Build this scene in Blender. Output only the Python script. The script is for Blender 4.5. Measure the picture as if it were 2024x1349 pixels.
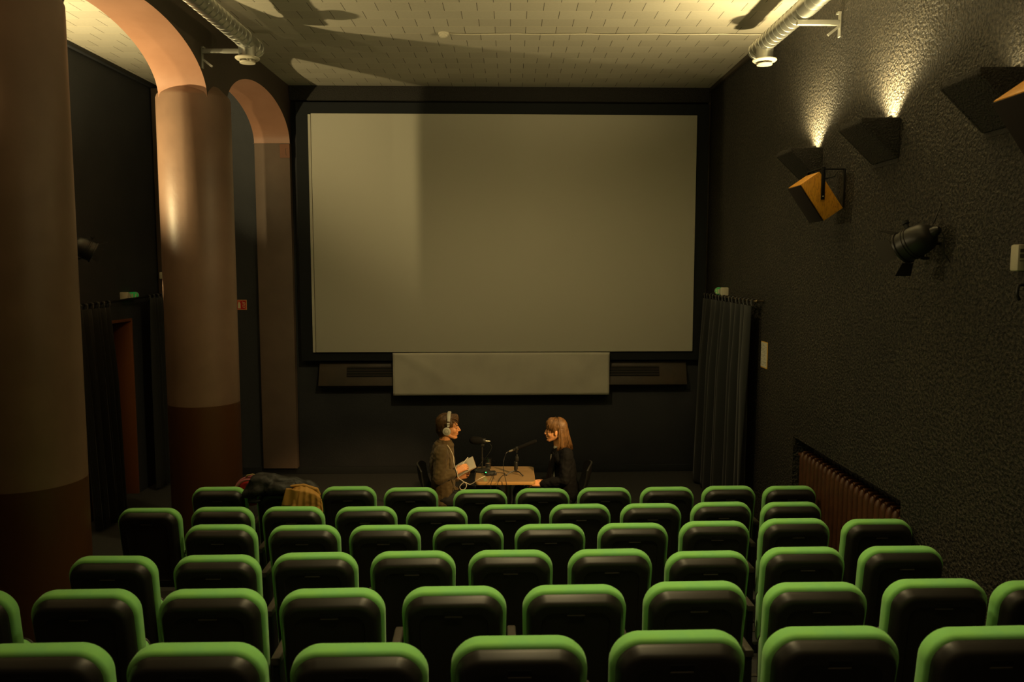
import bpy, bmesh, math, random
from mathutils import Vector, Matrix, noise
random.seed(7)
PI = math.pi
C = bpy.context.scene.collection
S = bpy.context.scene
for o in list(bpy.data.objects):
    bpy.data.objects.remove(o)

# ------------------------------------------------------------------ camera
CAM = Vector((0, 0, 2.85)); PITCH = math.radians(5.3); YAW = math.radians(0.11)
cd = bpy.data.cameras.new('camera'); cam = bpy.data.objects.new('camera', cd); C.objects.link(cam)
cam.location = CAM; cam.rotation_euler = (PI/2 - PITCH, 0, -YAW)
cd.lens = 28; cd.sensor_width = 36; cd.clip_start = .05
cd.dof.use_dof = True; cd.dof.focus_distance = 8.2; cd.dof.aperture_fstop = 4.0
S.camera = cam
FPX = 28/36*2024
def ray(px, py):
    a = (px-1012)/FPX; b = -(py-674.5)/FPX
    v = Matrix.Rotation(-YAW, 3, 'Z') @ Vector((a, math.cos(PITCH)+b*math.sin(PITCH), -math.sin(PITCH)+b*math.cos(PITCH)))
    return v
def at(px, py, Y):          # point of the place at depth Y seen at a photo pixel
    v = ray(px, py); return CAM + v*(Y/v.y)
def atX(px, py, X):
    v = ray(px, py); return CAM + v*((X-CAM.x)/v.x)

# ------------------------------------------------------------------ world, exposure
w = bpy.data.worlds.new('world'); S.world = w; w.use_nodes = True
w.node_tree.nodes['Background'].inputs[0].default_value = (1, .8, .5, 1)
w.node_tree.nodes['Background'].inputs[1].default_value = 0.0
S.view_settings.view_transform = 'Standard'; S.view_settings.look = 'None'
S.view_settings.exposure = 0.6; S.view_settings.gamma = 1.0
S.cycles.use_denoising = True
S.cycles.max_bounces = 8; S.cycles.diffuse_bounces = 5; S.cycles.sample_clamp_indirect = 4

WARM = (1.0, .79, .38)
def light(kind, name, loc, power, color=WARM, aim=None, size=.05, spot=None, blend=.5):
    ld = bpy.data.lights.new(name, kind); ld.energy = power; ld.color = color
    if kind in ('POINT', 'SPOT'): ld.shadow_soft_size = size
    if kind == 'SPOT': ld.spot_size = math.radians(spot); ld.spot_blend = blend
    o = bpy.data.objects.new(name, ld); C.objects.link(o); o.location = loc
    if aim is not None: o.rotation_euler = (Vector(aim)-Vector(loc)).to_track_quat('-Z', 'Y').to_euler()
    return o
# sconce positions (Y of the near end), strength of wide and wall beams
R_SCONCES = [(6.98, .62), (5.60, .7), (4.21, .04), (2.82, .32), (1.43, .25)]
L_SCONCES = [(6.98, .95), (4.2, .25), (1.4, .25)]
P_WIDE, P_WALL, P_PAR = 130, 150, 520
for y, k in R_SCONCES:
    light('SPOT', 'sconce_light', (2.55, y+.16, 3.86), P_WIDE*k, aim=(1.75, y+.16, 5.2), size=.035, spot=165, blend=.7)
    light('SPOT', 'sconce_light', (2.605, y+.12, 3.83), P_WALL*k, aim=(2.66, y+.12, 4.6), size=.02, spot=108, blend=.9)
for y, k in L_SCONCES:
    light('SPOT', 'sconce_light', (-4.52, y+.16, 3.62), P_WIDE*1.5*k, aim=(-3.6, y+.16, 4.9), size=.03, spot=168, blend=.5)

for x, y, k, dy in ((-.2, 6.4, 1.25, 2.0), (.3, 4.7, 1.45, .25), (.3, 3.2, 1.1, .25), (.3, 1.7, .75, .25)):       # ceiling downlights over the seats
    light('SPOT', 'ceiling_downlight', (x, y, 5.16), 85*k, aim=(x, y+dy, 0), size=.09, spot=86 if dy < 1 else 128, blend=.8)
# lamp at the rear of the left aisle, shining forward past the first column
light('SPOT', 'rear_aisle_lamp', (-4.35, -.9, 3.25), 820, aim=(-3.35, 7.7, 4.15), size=.06, spot=14, blend=.5)
light('SPOT', 'column_uplight', (-3.12, 5.44, 3.55), 60, aim=(-3.13, 7.15, 4.85), size=.04, spot=44, blend=.7)

# ------------------------------------------------------------------ materials
def mat(name, col, rough=.6, metal=0, spec=.5, bump=None, tint=None, emit=None, sheen=0, trans=0, wave=None):
    m = bpy.data.materials.new(name); m.use_nodes = True; nt = m.node_tree; b = nt.nodes['Principled BSDF']
    b.inputs['Base Color'].default_value = (*col, 1); b.inputs['Roughness'].default_value = rough
    b.inputs['Metallic'].default_value = metal; b.inputs['Specular IOR Level'].default_value = spec
    if sheen: b.inputs['Sheen Weight'].default_value = sheen
    if trans: b.inputs['Transmission Weight'].default_value = trans
    tc = nt.nodes.new('ShaderNodeTexCoord')
    if bump:                      # (scale, strength, distance, detail)
        n = nt.nodes.new('ShaderNodeTexNoise'); n.inputs['Scale'].default_value = bump[0]; n.inputs['Detail'].default_value = bump[3]; n.inputs['Roughness'].default_value = .72 if bump[3] > 5 else .5
        nt.links.new(tc.outputs['Object'], n.inputs['Vector'])
        bp = nt.nodes.new('ShaderNodeBump'); bp.inputs['Strength'].default_value = bump[1]; bp.inputs['Distance'].default_value = bump[2]
        nt.links.new(n.outputs['Fac'], bp.inputs['Height']); nt.links.new(bp.outputs['Normal'], b.inputs['Normal'])
    if tint:                      # (scale, second colour, lo, hi)
        n = nt.nodes.new('ShaderNodeTexNoise'); n.inputs['Scale'].default_value = tint[0]; n.inputs['Detail'].default_value = 5
        nt.links.new(tc.outputs['Object'], n.inputs['Vector'])
        r = nt.nodes.new('ShaderNodeValToRGB'); r.color_ramp.elements[0].position = tint[2]; r.color_ramp.elements[1].position = tint[3]
        r.color_ramp.elements[0].color = (*col, 1); r.color_ramp.elements[1].color = (*tint[1], 1)
        nt.links.new(n.outputs['Fac'], r.inputs['Fac']); nt.links.new(r.outputs['Color'], b.inputs['Base Color'])
    if emit:
        b.inputs['Emission Color'].default_value = (*emit[0], 1); b.inputs['Emission Strength'].default_value = emit[1]
    return m
M = {}
def stucco():
    m = mat('rough dark stucco', (.02, .02, .02), .6, spec=.4); nt = m.node_tree; b = nt.nodes['Principled BSDF']; g = nt.nodes.new('ShaderNodeNewGeometry')
    def nz(sc, det):
        n = nt.nodes.new('ShaderNodeTexNoise'); n.inputs['Scale'].default_value = sc; n.inputs['Detail'].default_value = det; nt.links.new(g.outputs['Position'], n.inputs['Vector']); return n
    n = nz(48, 3.5); r = nt.nodes.new('ShaderNodeValToRGB'); r.color_ramp.elements[0].position = .40; r.color_ramp.elements[1].position = .68
    r.color_ramp.elements[0].color = (.010, .0098, .0092, 1); r.color_ramp.elements[1].color = (.075, .065, .048, 1); nt.links.new(n.outputs['Fac'], r.inputs['Fac'])
    big = nz(1.3, 3); r2 = nt.nodes.new('ShaderNodeValToRGB'); r2.color_ramp.elements[0].position = .3; r2.color_ramp.elements[1].position = .7
    r2.color_ramp.elements[0].color = (.65, .66, .68, 1); r2.color_ramp.elements[1].color = (1.0, .98, .92, 1); nt.links.new(big.outputs['Fac'], r2.inputs['Fac'])
    mx = nt.nodes.new('ShaderNodeMix'); mx.data_type = 'RGBA'; mx.blend_type = 'MULTIPLY'; mx.inputs[0].default_value = 1
    nt.links.new(r.outputs['Color'], mx.inputs[6]); nt.links.new(r2.outputs['Color'], mx.inputs[7]); nt.links.new(mx.outputs[2], b.inputs['Base Color'])
    bp = nt.nodes.new('ShaderNodeBump'); bp.inputs['Strength'].default_value = 1; bp.inputs['Distance'].default_value = .03
    nt.links.new(n.outputs['Fac'], bp.inputs['Height']); nt.links.new(bp.outputs['Normal'], b.inputs['Normal']); return m
M['stucco'] = stucco()
M['stucco_box'] = mat('rough dark stucco box', (.026, .023, .019), .75, bump=(80, 1.0, .016, 3))
M['black_wall'] = mat('black painted wall', (.027, .0295, .035), .7, bump=(60, .5, .006, 4), tint=(2.2, (.036, .038, .043), .35, .7))
M['black_cloth'] = mat('black masking cloth', (.013, .0155, .018), .9, bump=(200, .2, .002, 2))
M['screen'] = mat('projection screen', (.63, .60, .50), .8, bump=(300, .08, .001, 2), spec=.2)
M['screen_cloth'] = mat('screen coloured cloth', (.58, .55, .46), .9, spec=.1, tint=(3, (.52, .49, .41), .4, .7))
M['arch_paint'] = mat('pink brown painted plaster', (.38, .195, .122), .5, bump=(25, .25, .004, 5), tint=(3.5, (.33, .165, .10), .35, .75), spec=.4)
M['arcade_dark'] = mat('dark brown wall paint', (.05, .036, .025), .55, bump=(30, .3, .004, 5), tint=(2.0, (.066, .047, .032), .35, .7))
M['black_plastic'] = mat('seat plastic', (.0155, .0138, .0125), .42, bump=(260, .12, .001, 2), spec=.5)
M['slot_black'] = mat('seat slot', (.003, .003, .003), .8)
M['green'] = mat('green seat upholstery', (.235, .60, .19), .85, bump=(420, .25, .002, 3), sheen=.15, tint=(14, (.27, .64, .16), .35, .7), spec=.25)
M['arm'] = mat('armrest plastic', (.06, .05, .042), .4)
M['dark_metal'] = mat('dark metal', (.012, .012, .012), .45, metal=.3)
M['galv'] = mat('galvanised steel', (.55, .55, .50), .32, metal=.9, tint=(9, (.42, .43, .40), .35, .7), bump=(40, .1, .002, 3))
M['steel'] = mat('bracket steel', (.42, .42, .38), .45, metal=.7)
M['white_metal'] = mat('cream enamel', (.68, .63, .50), .4)
M['floor'] = mat('grey floor carpet', (.030, .030, .029), .85, bump=(150, .4, .004, 4), tint=(30, (.04, .039, .036), .4, .7))
M['nosing'] = mat('step nosing', (.07, .065, .05), .5, metal=.3)
M['curtain'] = mat('black velvet', (.0095, .011, .0115), .95, sheen=.15, bump=(90, .2, .003, 3))
M['rod'] = mat('curtain rod', (.16, .12, .07), .4, metal=.8)
M['rust'] = mat('rust brown radiator', (.09, .034, .013), .42, bump=(50, .3, .003, 4), tint=(7, (.06, .022, .009), .4, .7))
M['jamb'] = mat('orange brown door frame', (.20, .065, .018), .5, bump=(8, .2, .003, 5))
M['white_box'] = mat('off white plastic', (.55, .52, .40), .5)
M['red'] = mat('red sign', (.62, .02, .012), .5)
M['sign_pale'] = mat('pale sign ink', (.80, .70, .42), .6)
M['sign_orange'] = mat('sign border', (.80, .48, .20), .6)
M['exit_green'] = mat('exit lamp green', (.02, .30, .05), .4, emit=((.05, .8, .12), .05))
M['exit_clear'] = mat('clear lamp cover', (.42, .42, .34), .25)
M['paper'] = mat('paper', (.55, .52, .42), .8)
M['ink'] = mat('print', (.09, .08, .06), .8)
M['yellow_edge'] = mat('yellow paper edge', (.62, .36, .06), .8)
M['skin'] = mat('skin', (.64, .29, .12), .5, bump=(120, .1, .001, 3)); M['skin'].node_tree.nodes['Principled BSDF'].inputs['Subsurface Weight'].default_value = .08
M['skin2'] = mat('fair skin', (.72, .34, .15), .5, bump=(120, .1, .001, 3)); M['skin2'].node_tree.nodes['Principled BSDF'].inputs['Subsurface Weight'].default_value = .08
M['lips'] = mat('lips', (.45, .13, .08), .5)
M['eye'] = mat('eye', (.05, .03, .02), .3)
M['brow'] = mat('eyebrow', (.07, .035, .015), .8)
M['hair_m'] = mat('brown hair', (.085, .042, .015), .5, bump=(140, .5, .004, 4), tint=(30, (.15, .075, .025), .4, .7))
M['hair_w'] = mat('light brown hair', (.12, .058, .018), .42, bump=(140, .5, .004, 4), tint=(30, (.20, .10, .032), .4, .7))
M['olive'] = mat('olive shirt', (.085, .055, .017), .85, bump=(30, .35, .01, 4), sheen=.1)
M['dark_cloth'] = mat('dark trousers', (.014, .013, .012), .9, bump=(40, .3, .006, 3))
M['blazer'] = mat('black blazer', (.0042, .0042, .0048), .85, spec=.2, bump=(30, .4, .01, 4))
M['shirt_white'] = mat('white blouse', (.55, .50, .40), .8, bump=(40, .3, .004, 3))
M['jeans'] = mat('dark jeans', (.018, .027, .033), .9, bump=(60, .4, .004, 3))
M['shoe'] = mat('shoe', (.02, .016, .012), .5)
M['phones'] = mat('silver grey headphones', (.50, .48, .40), .45)
M['phones_dark'] = mat('headphone seam', (.16, .15, .12), .5)
M['matte_black'] = mat('matte black', (.012, .012, .012), .7)
M['foam'] = mat('black foam', (.008, .008, .008), 1.0, bump=(250, .8, .003, 2), spec=.1)
M['silver'] = mat('silver connector', (.62, .57, .46), .3, metal=.8)
M['glass'] = mat('glass', (1, 1, 1), .03, trans=1); M['glass'].node_tree.nodes['Principled BSDF'].inputs['IOR'].default_value = 1.45
M['water'] = mat('water', (1, 1, 1), .02, trans=1); M['water'].node_tree.nodes['Principled BSDF'].inputs['IOR'].default_value = 1.33
M['led'] = mat('green led', (.0, .5, .1), .4, emit=((.02, 1, .12), 6))
M['cable_white'] = mat('pale cable', (.55, .48, .36), .5)
M['page'] = mat('notebook page', (.50, .48, .40), .8)
M['cover'] = mat('notebook cover', (.30, .18, .09), .7)
M['jacket'] = mat('black jacket', (.020, .020, .018), .6, bump=(26, .5, .012, 4))
M['mustard'] = mat('mustard coat', (.46, .235, .045), .75, bump=(24, .25, .006, 4))
M['pink'] = mat('pink bag', (.42, .12, .14), .7, bump=(60, .3, .003, 2))
M['bag_red'] = mat('red bag', (.45, .012, .01), .6, bump=(18, .4, .01, 2))
M['bag_strap'] = mat('olive strap', (.45, .34, .14), .6)
M['bulb'] = mat('lamp bulb', (1, .8, .5), .5, emit=((1, .72, .38), 25))
M['clip_red'] = mat('red clip', (.75, .08, .02), .4)
M['board'] = mat('vent board', (.055, .043, .030), .6, bump=(9, .4, .006, 5), tint=(4, (.075, .052, .032), .4, .7))

def wood(name, c1, c2, scale, axis_rot=(0, 0, 0), stretch=(1, 1, 8), rough=.45):
    m = bpy.data.materials.new(name); m.use_nodes = True; nt = m.node_tree; b = nt.nodes['Principled BSDF']
    tc = nt.nodes.new('ShaderNodeTexCoord'); mp = nt.nodes.new('ShaderNodeMapping'); mp.inputs['Rotation'].default_value = axis_rot
    mp.inputs['Scale'].default_value = stretch
    nz = nt.nodes.new('ShaderNodeTexNoise'); nz.inputs['Scale'].default_value = scale; nz.inputs['Detail'].default_value = 3
    wv = nt.nodes.new('ShaderNodeMath'); wv.operation = 'MULTIPLY'; wv.inputs[1].default_value = 14
    fr = nt.nodes.new('ShaderNodeMath'); fr.operation = 'PINGPONG'; fr.inputs[1].default_value = 1
    rp = nt.nodes.new('ShaderNodeValToRGB'); rp.color_ramp.elements[0].color = (*c2, 1); rp.color_ramp.elements[1].color = (*c1, 1)
    rp.color_ramp.elements[0].position = .0; rp.color_ramp.elements[1].position = .45
    nt.links.new(tc.outputs['Object'], mp.inputs['Vector']); nt.links.new(mp.outputs['Vector'], nz.inputs['Vector'])
    nt.links.new(nz.outputs['Fac'], wv.inputs[0]); nt.links.new(wv.outputs[0], fr.inputs[0]); nt.links.new(fr.outputs[0], rp.inputs['Fac'])
    nt.links.new(rp.outputs['Color'], b.inputs['Base Color']); b.inputs['Roughness'].default_value = rough
    return m
TILT = math.radians(34.5)
M['wood_speaker'] = wood('orange wood veneer', (.90, .42, .04), (.62, .24, .02), 5, (0, TILT, 0), (9, 9, 1.1), .4)
M['wood_table'] = wood('table wood', (.31, .195, .09), (.20, .12, .05), 4, (0, 0, 0), (1.0, 13, 1), .4)
M['table_edge'] = mat('table edge', (.50, .28, .09), .5)
M['speaker_dark'] = mat('dark speaker front', (.010, .004, .003), .85)

def column_mat():
    m = bpy.data.materials.new('column paint, dark dado below'); m.use_nodes = True; nt = m.node_tree; b = nt.nodes['Principled BSDF']
    g = nt.nodes.new('ShaderNodeNewGeometry'); sx = nt.nodes.new('ShaderNodeSeparateXYZ'); nt.links.new(g.outputs['Position'], sx.inputs[0])
    gt = nt.nodes.new('ShaderNodeMath'); gt.operation = 'GREATER_THAN'; gt.inputs[1].default_value = 1.47
    nt.links.new(sx.outputs['Z'], gt.inputs[0])
    n = nt.nodes.new('ShaderNodeTexNoise'); n.inputs['Scale'].default_value = 3; n.inputs['Detail'].default_value = 6
    nt.links.new(g.outputs['Position'], n.inputs['Vector'])
    r = nt.nodes.new('ShaderNodeValToRGB'); r.color_ramp.elements[0].position = .35; r.color_ramp.elements[1].position = .7
    r.color_ramp.elements[0].color = (.175, .105, .071, 1); r.color_ramp.elements[1].color = (.215, .130, .088, 1)
    nt.links.new(n.outputs['Fac'], r.inputs['Fac'])
    mx = nt.nodes.new('ShaderNodeMix'); mx.data_type = 'RGBA'; mx.inputs[6].default_value = (.075, .026, .006, 1)
    nt.links.new(r.outputs['Color'], mx.inputs[7]); nt.links.new(gt.outputs[0], mx.inputs[0]); nt.links.new(mx.outputs[2], b.inputs['Base Color'])
    n2 = nt.nodes.new('ShaderNodeTexNoise'); n2.inputs['Scale'].default_value = 25; n2.inputs['Detail'].default_value = 5
    nt.links.new(g.outputs['Position'], n2.inputs['Vector'])
    bp = nt.nodes.new('ShaderNodeBump'); bp.inputs['Strength'].default_value = .25; bp.inputs['Distance'].default_value = .004
    nt.links.new(n2.outputs['Fac'], bp.inputs['Height']); nt.links.new(bp.outputs['Normal'], b.inputs['Normal'])
    b.inputs['Roughness'].default_value = .45
    return m
M['column'] = column_mat()
M['pier'] = mat('pier paint', (.16, .112, .085), .5, bump=(25, .25, .004, 5), tint=(3, (.20, .14, .105), .35, .75))

def ceiling_mat():
    m = bpy.data.materials.new('fibreboard ceiling tiles'); m.use_nodes = True; nt = m.node_tree; b = nt.nodes['Principled BSDF']
    g = nt.nodes.new('ShaderNodeNewGeometry')
    br = nt.nodes.new('ShaderNodeTexBrick'); br.inputs['Scale'].default_value = 1
    br.inputs['Brick Width'].default_value = .307; br.inputs['Row Height'].default_value = .24
    br.inputs['Mortar Size'].default_value = .0028; br.inputs['Mortar Smooth'].default_value = .2
    br.inputs['Color1'].default_value = (.60, .56, .46, 1); br.inputs['Color2'].default_value = (.53, .49, .40, 1); br.inputs['Mortar'].default_value = (.05, .04, .028, 1)
    br.offset = .5
    nt.links.new(g.outputs['Position'], br.inputs['Vector'])
    bp = nt.nodes.new('ShaderNodeBump'); bp.invert = True; bp.inputs['Strength'].default_value = .25; bp.inputs['Distance'].default_value = .004
    nt.links.new(br.outputs['Fac'], bp.inputs['Height']); nt.links.new(bp.outputs['Normal'], b.inputs['Normal'])
    n = nt.nodes.new('ShaderNodeTexNoise'); n.inputs['Scale'].default_value = 40; n.inputs['Detail'].default_value = 4
    nt.links.new(g.outputs['Position'], n.inputs['Vector'])
    mx = nt.nodes.new('ShaderNodeMix'); mx.data_type = 'RGBA'; mx.blend_type = 'MULTIPLY'; mx.inputs[0].default_value = .12
    sx = nt.nodes.new('ShaderNodeSeparateXYZ'); nt.links.new(g.outputs['Position'], sx.inputs[0])
    dv = nt.nodes.new('ShaderNodeMath'); dv.operation = 'DIVIDE'; dv.inputs[1].default_value = .24; nt.links.new(sx.outputs['Y'], dv.inputs[0])
    ad = nt.nodes.new('ShaderNodeMath'); ad.inputs[1].default_value = .02; nt.links.new(dv.outputs[0], ad.inputs[0])
    fr = nt.nodes.new('ShaderNodeMath'); fr.operation = 'FRACT'; nt.links.new(ad.outputs[0], fr.inputs[0])
    lt = nt.nodes.new('ShaderNodeMath'); lt.operation = 'LESS_THAN'; lt.inputs[1].default_value = .04; nt.links.new(fr.outputs[0], lt.inputs[0])
    m2 = nt.nodes.new('ShaderNodeMix'); m2.data_type = 'RGBA'; nt.links.new(lt.outputs[0], m2.inputs[0]); nt.links.new(br.outputs['Color'], m2.inputs[6]); m2.inputs[7].default_value = (.66, .60, .46, 1)
    nt.links.new(m2.outputs[2], mx.inputs[6]); nt.links.new(n.outputs['Fac'], mx.inputs[7])
    nt.links.new(mx.outputs[2], b.inputs['Base Color']); b.inputs['Roughness'].default_value = .75; b.inputs['Specular IOR Level'].default_value = .3
    return m
M['ceiling'] = ceiling_mat()

# ------------------------------------------------------------------ mesh helpers
def basis(d):
    d = Vector(d).normalized(); a = Vector((0, 0, 1)) if abs(d.z) < .95 else Vector((1, 0, 0))
    u = d.cross(a).normalized(); return u, d.cross(u).normalized(), d
class MB:
    def __init__(s): s.bm = bmesh.new(); s.slots = []
    def loft(s, rings, caps=True, mi=0):
        R = [[s.bm.verts.new(p) for p in r] for r in rings]
        n = len(R[0])
        for a, b in zip(R, R[1:]):
            for i in range(n):
                f = s.bm.faces.new((a[i], a[(i+1) % n], b[(i+1) % n], b[i])); f.material_index = mi
        if caps:
            f = s.bm.faces.new(R[0][::-1]); f.material_index = mi
            f = s.bm.faces.new(R[-1]); f.material_index = mi
        return s
    def box(s, x0, x1, y0, y1, z0, z1, mi=0):
        return s.loft([[(x0, y0, z), (x1, y0, z), (x1, y1, z), (x0, y1, z)] for z in (z0, z1)], mi=mi)
    def obox(s, c, u, v, w_, mi=0):      # centre and three half vectors
        c, u, v, w_ = map(Vector, (c, u, v, w_))
        return s.loft([[c-u-v+k*w_, c+u-v+k*w_, c+u+v+k*w_, c-u+v+k*w_] for k in (-1, 1)], mi=mi)
    def prism(s, pts, off, mi=0):        # polygon points and an offset vector
        off = Vector(off); P_ = [Vector(p) for p in pts]
        return s.loft([P_, [p+off for p in P_]], mi=mi)
    def tube(s, pts, r, n=10, mi=0, caps=True):
        pts = [Vector(p) for p in pts]; rings = []; u = None
        for i, p in enumerate(pts):
            d = (pts[min(i+1, len(pts)-1)]-pts[max(i-1, 0)]).normalized()
            if u is None: u, v, _ = basis(d)
            else:
                u = (u-d*u.dot(d)).normalized(); v = d.cross(u)
            rr = r[i] if isinstance(r, (list, tuple)) else r
            rings.append([p+rr*(math.cos(2*PI*k/n)*u+math.sin(2*PI*k/n)*v) for k in range(n)])
        return s.loft(rings, caps, mi)
    def lathe(s, c, axis, prof, n=24, mi=0, caps=True):   # prof: (radius, height along axis)
        u, v, d = basis(axis); c = Vector(c)
        return s.loft([[c+d*h+r*(math.cos(2*PI*k/n)*u+math.sin(2*PI*k/n)*v) for k in range(n)] for r, h in prof], caps, mi)
    def cone(s, p0, p1, r0, r1, n=12, mi=0):             # round ended tapered limb
        p0, p1 = Vector(p0), Vector(p1); L = (p1-p0).length; d = p1-p0 if L > 1e-5 else Vector((0, 0, 1))
        prof = [(max(r0*math.cos(a), 1e-4), r0*math.sin(a)) for a in (-PI/2, -PI/3, -PI/6)] + [(r0, 0), (r1, L)] + [(max(r1*math.cos(a), 1e-4), L+r1*math.sin(a)) for a in (PI/6, PI/3, PI/2)]
        return s.lathe(p0, d, prof, n, mi)
    def chain(s, pts, rs, n=12):
        for a, b, ra, rb in zip(pts, pts[1:], rs, rs[1:]): s.cone(a, b, ra, rb, n)
        return s
    def ell(s, c, r, rot=None, n=16, mi=0):
        c = Vector(c); R = rot or Matrix.Identity(3); rings = []
        for j in range(1, n//2):
            a = -PI/2+PI*j/(n//2)
            rings.append([c+R @ Vector((r[0]*math.cos(a)*math.cos(2*PI*k/n), r[1]*math.cos(a)*math.sin(2*PI*k/n), r[2]*math.sin(a))) for k in range(n)])
        return s.loft(rings, True, mi)
    def sheet(s, f, nu, nv, th, mi=0):    # closed thick sheet from f(u,v), thickness along the surface normal
        P_ = [[Vector(f(i/nu, j/nv)) for j in range(nv+1)] for i in range(nu+1)]
        def nor(i, j):
            a = P_[min(i+1, nu)][j]-P_[max(i-1, 0)][j]; b = P_[i][min(j+1, nv)]-P_[i][max(j-1, 0)]
            return a.cross(b).normalized()
        A = [[s.bm.verts.new(P_[i][j]) for j in range(nv+1)] for i in range(nu+1)]
        B = [[s.bm.verts.new(P_[i][j]-nor(i, j)*th) for j in range(nv+1)] for i in range(nu+1)]
        F = []
        for i in range(nu):
            for j in range(nv):
                F.append(s.bm.faces.new((A[i][j], A[i+1][j], A[i+1][j+1], A[i][j+1])))
                F.append(s.bm.faces.new((B[i][j+1], B[i+1][j+1], B[i+1][j], B[i][j])))
        for i in range(nu):
            F.append(s.bm.faces.new((A[i+1][0], A[i][0], B[i][0], B[i+1][0]))); F.append(s.bm.faces.new((A[i][nv], A[i+1][nv], B[i+1][nv], B[i][nv])))
        for j in range(nv):
            F.append(s.bm.faces.new((A[0][j], A[0][j+1], B[0][j+1], B[0][j]))); F.append(s.bm.faces.new((A[nu][j+1], A[nu][j], B[nu][j], B[nu][j+1])))
        for q in F: q.material_index = mi
        return s
    def build(s, name, mats, parent=None, smooth=None, bevel=0, remesh=0, smooth_it=0, warp=None):
        bmesh.ops.recalc_face_normals(s.bm, faces=s.bm.faces)
        me = bpy.data.meshes.new(name); s.bm.to_mesh(me); s.bm.free()
        o = bpy.data.objects.new(name, me); C.objects.link(o)
        if remesh:
            md = o.modifiers.new('r', 'REMESH'); md.mode = 'VOXEL'; md.voxel_size = remesh
            if smooth_it: ms = o.modifiers.new('s', 'SMOOTH'); ms.iterations = smooth_it; ms.factor = .5
        elif bevel:
            md = o.modifiers.new('b', 'BEVEL'); md.width = bevel; md.segments = 2; md.limit_method = 'ANGLE'; md.angle_limit = math.radians(40)
        if remesh or bevel:
            dg = bpy.context.evaluated_depsgraph_get(); me2 = bpy.data.meshes.new_from_object(o.evaluated_get(dg))
            o.modifiers.clear(); o.data = me2; bpy.data.meshes.remove(me); me = me2; me.name = name
        if warp:
            for v, nrm in [(v, v.normal.copy()) for v in me.vertices]: v.co = warp(v.co, nrm)
            me.update()
        idx = [p.material_index for p in me.polygons]
        me.materials.clear()
        for m in (mats if isinstance(mats, (list, tuple)) else [mats]): me.materials.append(m)
        if len(me.materials) > 1: me.polygons.foreach_set('material_index', idx)
        if smooth is not False:
            me.shade_smooth() if smooth is True or remesh else me.set_sharp_from_angle(angle=math.radians(smooth or 35))
            if not (smooth is True or remesh):
                for p in me.polygons: p.use_smooth = True
        if parent is not None:
            L = Vector((0, 0, 0)); q = parent
            while q is not None: L += q.location; q = q.parent
            me.transform(Matrix.Translation(-L)); o.parent = parent
        else:
            xs = [v.co for v in me.vertices]; lo = Vector([min(c[i] for c in xs) for i in range(3)]); hi = Vector([max(c[i] for c in xs) for i in range(3)])
            b = Vector(((lo.x+hi.x)/2, (lo.y+hi.y)/2, lo.z)); me.transform(Matrix.Translation(-b)); o.location = b
        return o
def tag(o, label, cat, group=None):
    o['label'] = label; o['category'] = cat
    if group: o['group'] = group
    return o
def thing(name, loc, label, cat, group=None):
    o = bpy.data.objects.new(name, None); C.objects.link(o); o.location = loc; o.empty_display_size = .1
    return tag(o, label, cat, group)
def struct(o): o['kind'] = 'structure'; return o

# ------------------------------------------------------------------ room
XR, XL, XA, XB = 2.69, -4.7, -2.915, -3.385     # right wall, left outer wall, arcade wall faces
YB, SL, ZC, Y0 = 10.9, .027, 5.23, -2.2       # back wall, its skew, ceiling, rear end
def yb(x, off=0): return YB+SL*x+off
# stepped floor: rows of seats stand on it
ROWY = [6.70, 5.89, 5.08, 4.235, 3.424, 2.585]
ROWZ = [0.0, .083, .21, .325, .455, .62]
prof = [(Y0, -.2), (Y0, .80)]
edges = [ROWY[5]-.36] + [ROWY[k]+.46 for k in (5, 4, 3, 2, 1)]
zs = [.80, .62, .455, .325, .21, .083, 0]
for e, za, zb_ in zip(edges, zs, zs[1:]): prof += [(e, za), (e, zb_)]
prof += [(11.6, 0), (11.6, -.2)]
m = MB(); m.loft([[(x, y+SL*x, z) for y, z in prof] for x in (XL-.5, XR+.5)]); struct(m.build('floor', M['floor'], smooth=False))
for i, (e, za) in enumerate(zip(edges, zs)):
    m = MB(); m.prism([(XA+.42, e+SL*(XA+.4)-.025, za+.001), (XR-.005, e+SL*XR-.025, za+.001), (XR-.005, e+SL*XR+.008, za+.001), (XA+.42, e+SL*(XA+.4)+.008, za+.001)], (0, 0, .004))
    struct(m.build('trim_%d' % (i+1), M['nosing'], smooth=False))
m = MB(); m.box(XL-.5, XR+.5, Y0, 11.6, ZC, ZC+.2); struct(m.build('ceiling', M['ceiling'], smooth=False))
# back wall with the raised frame of a band under the ceiling
m = MB(); m.prism([(XL-.3, yb(XL-.3), -.1), (XR+.3, yb(XR+.3), -.1), (XR+.3, 11.5, -.1), (XL-.3, 11.5, -.1)], (0, 0, ZC+.1)); struct(m.build('wall_back', M['black_wall'], smooth=False))
m = MB(); m.box(XL-.3, XR+.3, Y0-.3, Y0, 0, ZC); struct(m.build('wall_rear', M['black_wall'], smooth=False))
# right wall with radiator niche
NY0, NY1, NZ0, NZ1, ND = 5.36, 7.45, .16, 1.245, .20
m = MB()
T = XR+.32
m.box(XR, T, Y0, NY0, -.1, ZC); m.box(XR, T, NY1, 11.5, -.1, ZC); m.box(XR, T, NY0, NY1, NZ1, ZC); m.box(XR, T, NY0, NY1, -.1, NZ0)
m.box(XR+ND, T, NY0, NY1, NZ0, NZ1)
struct(m.build('wall_right', M['stucco'], smooth=False))
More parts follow.
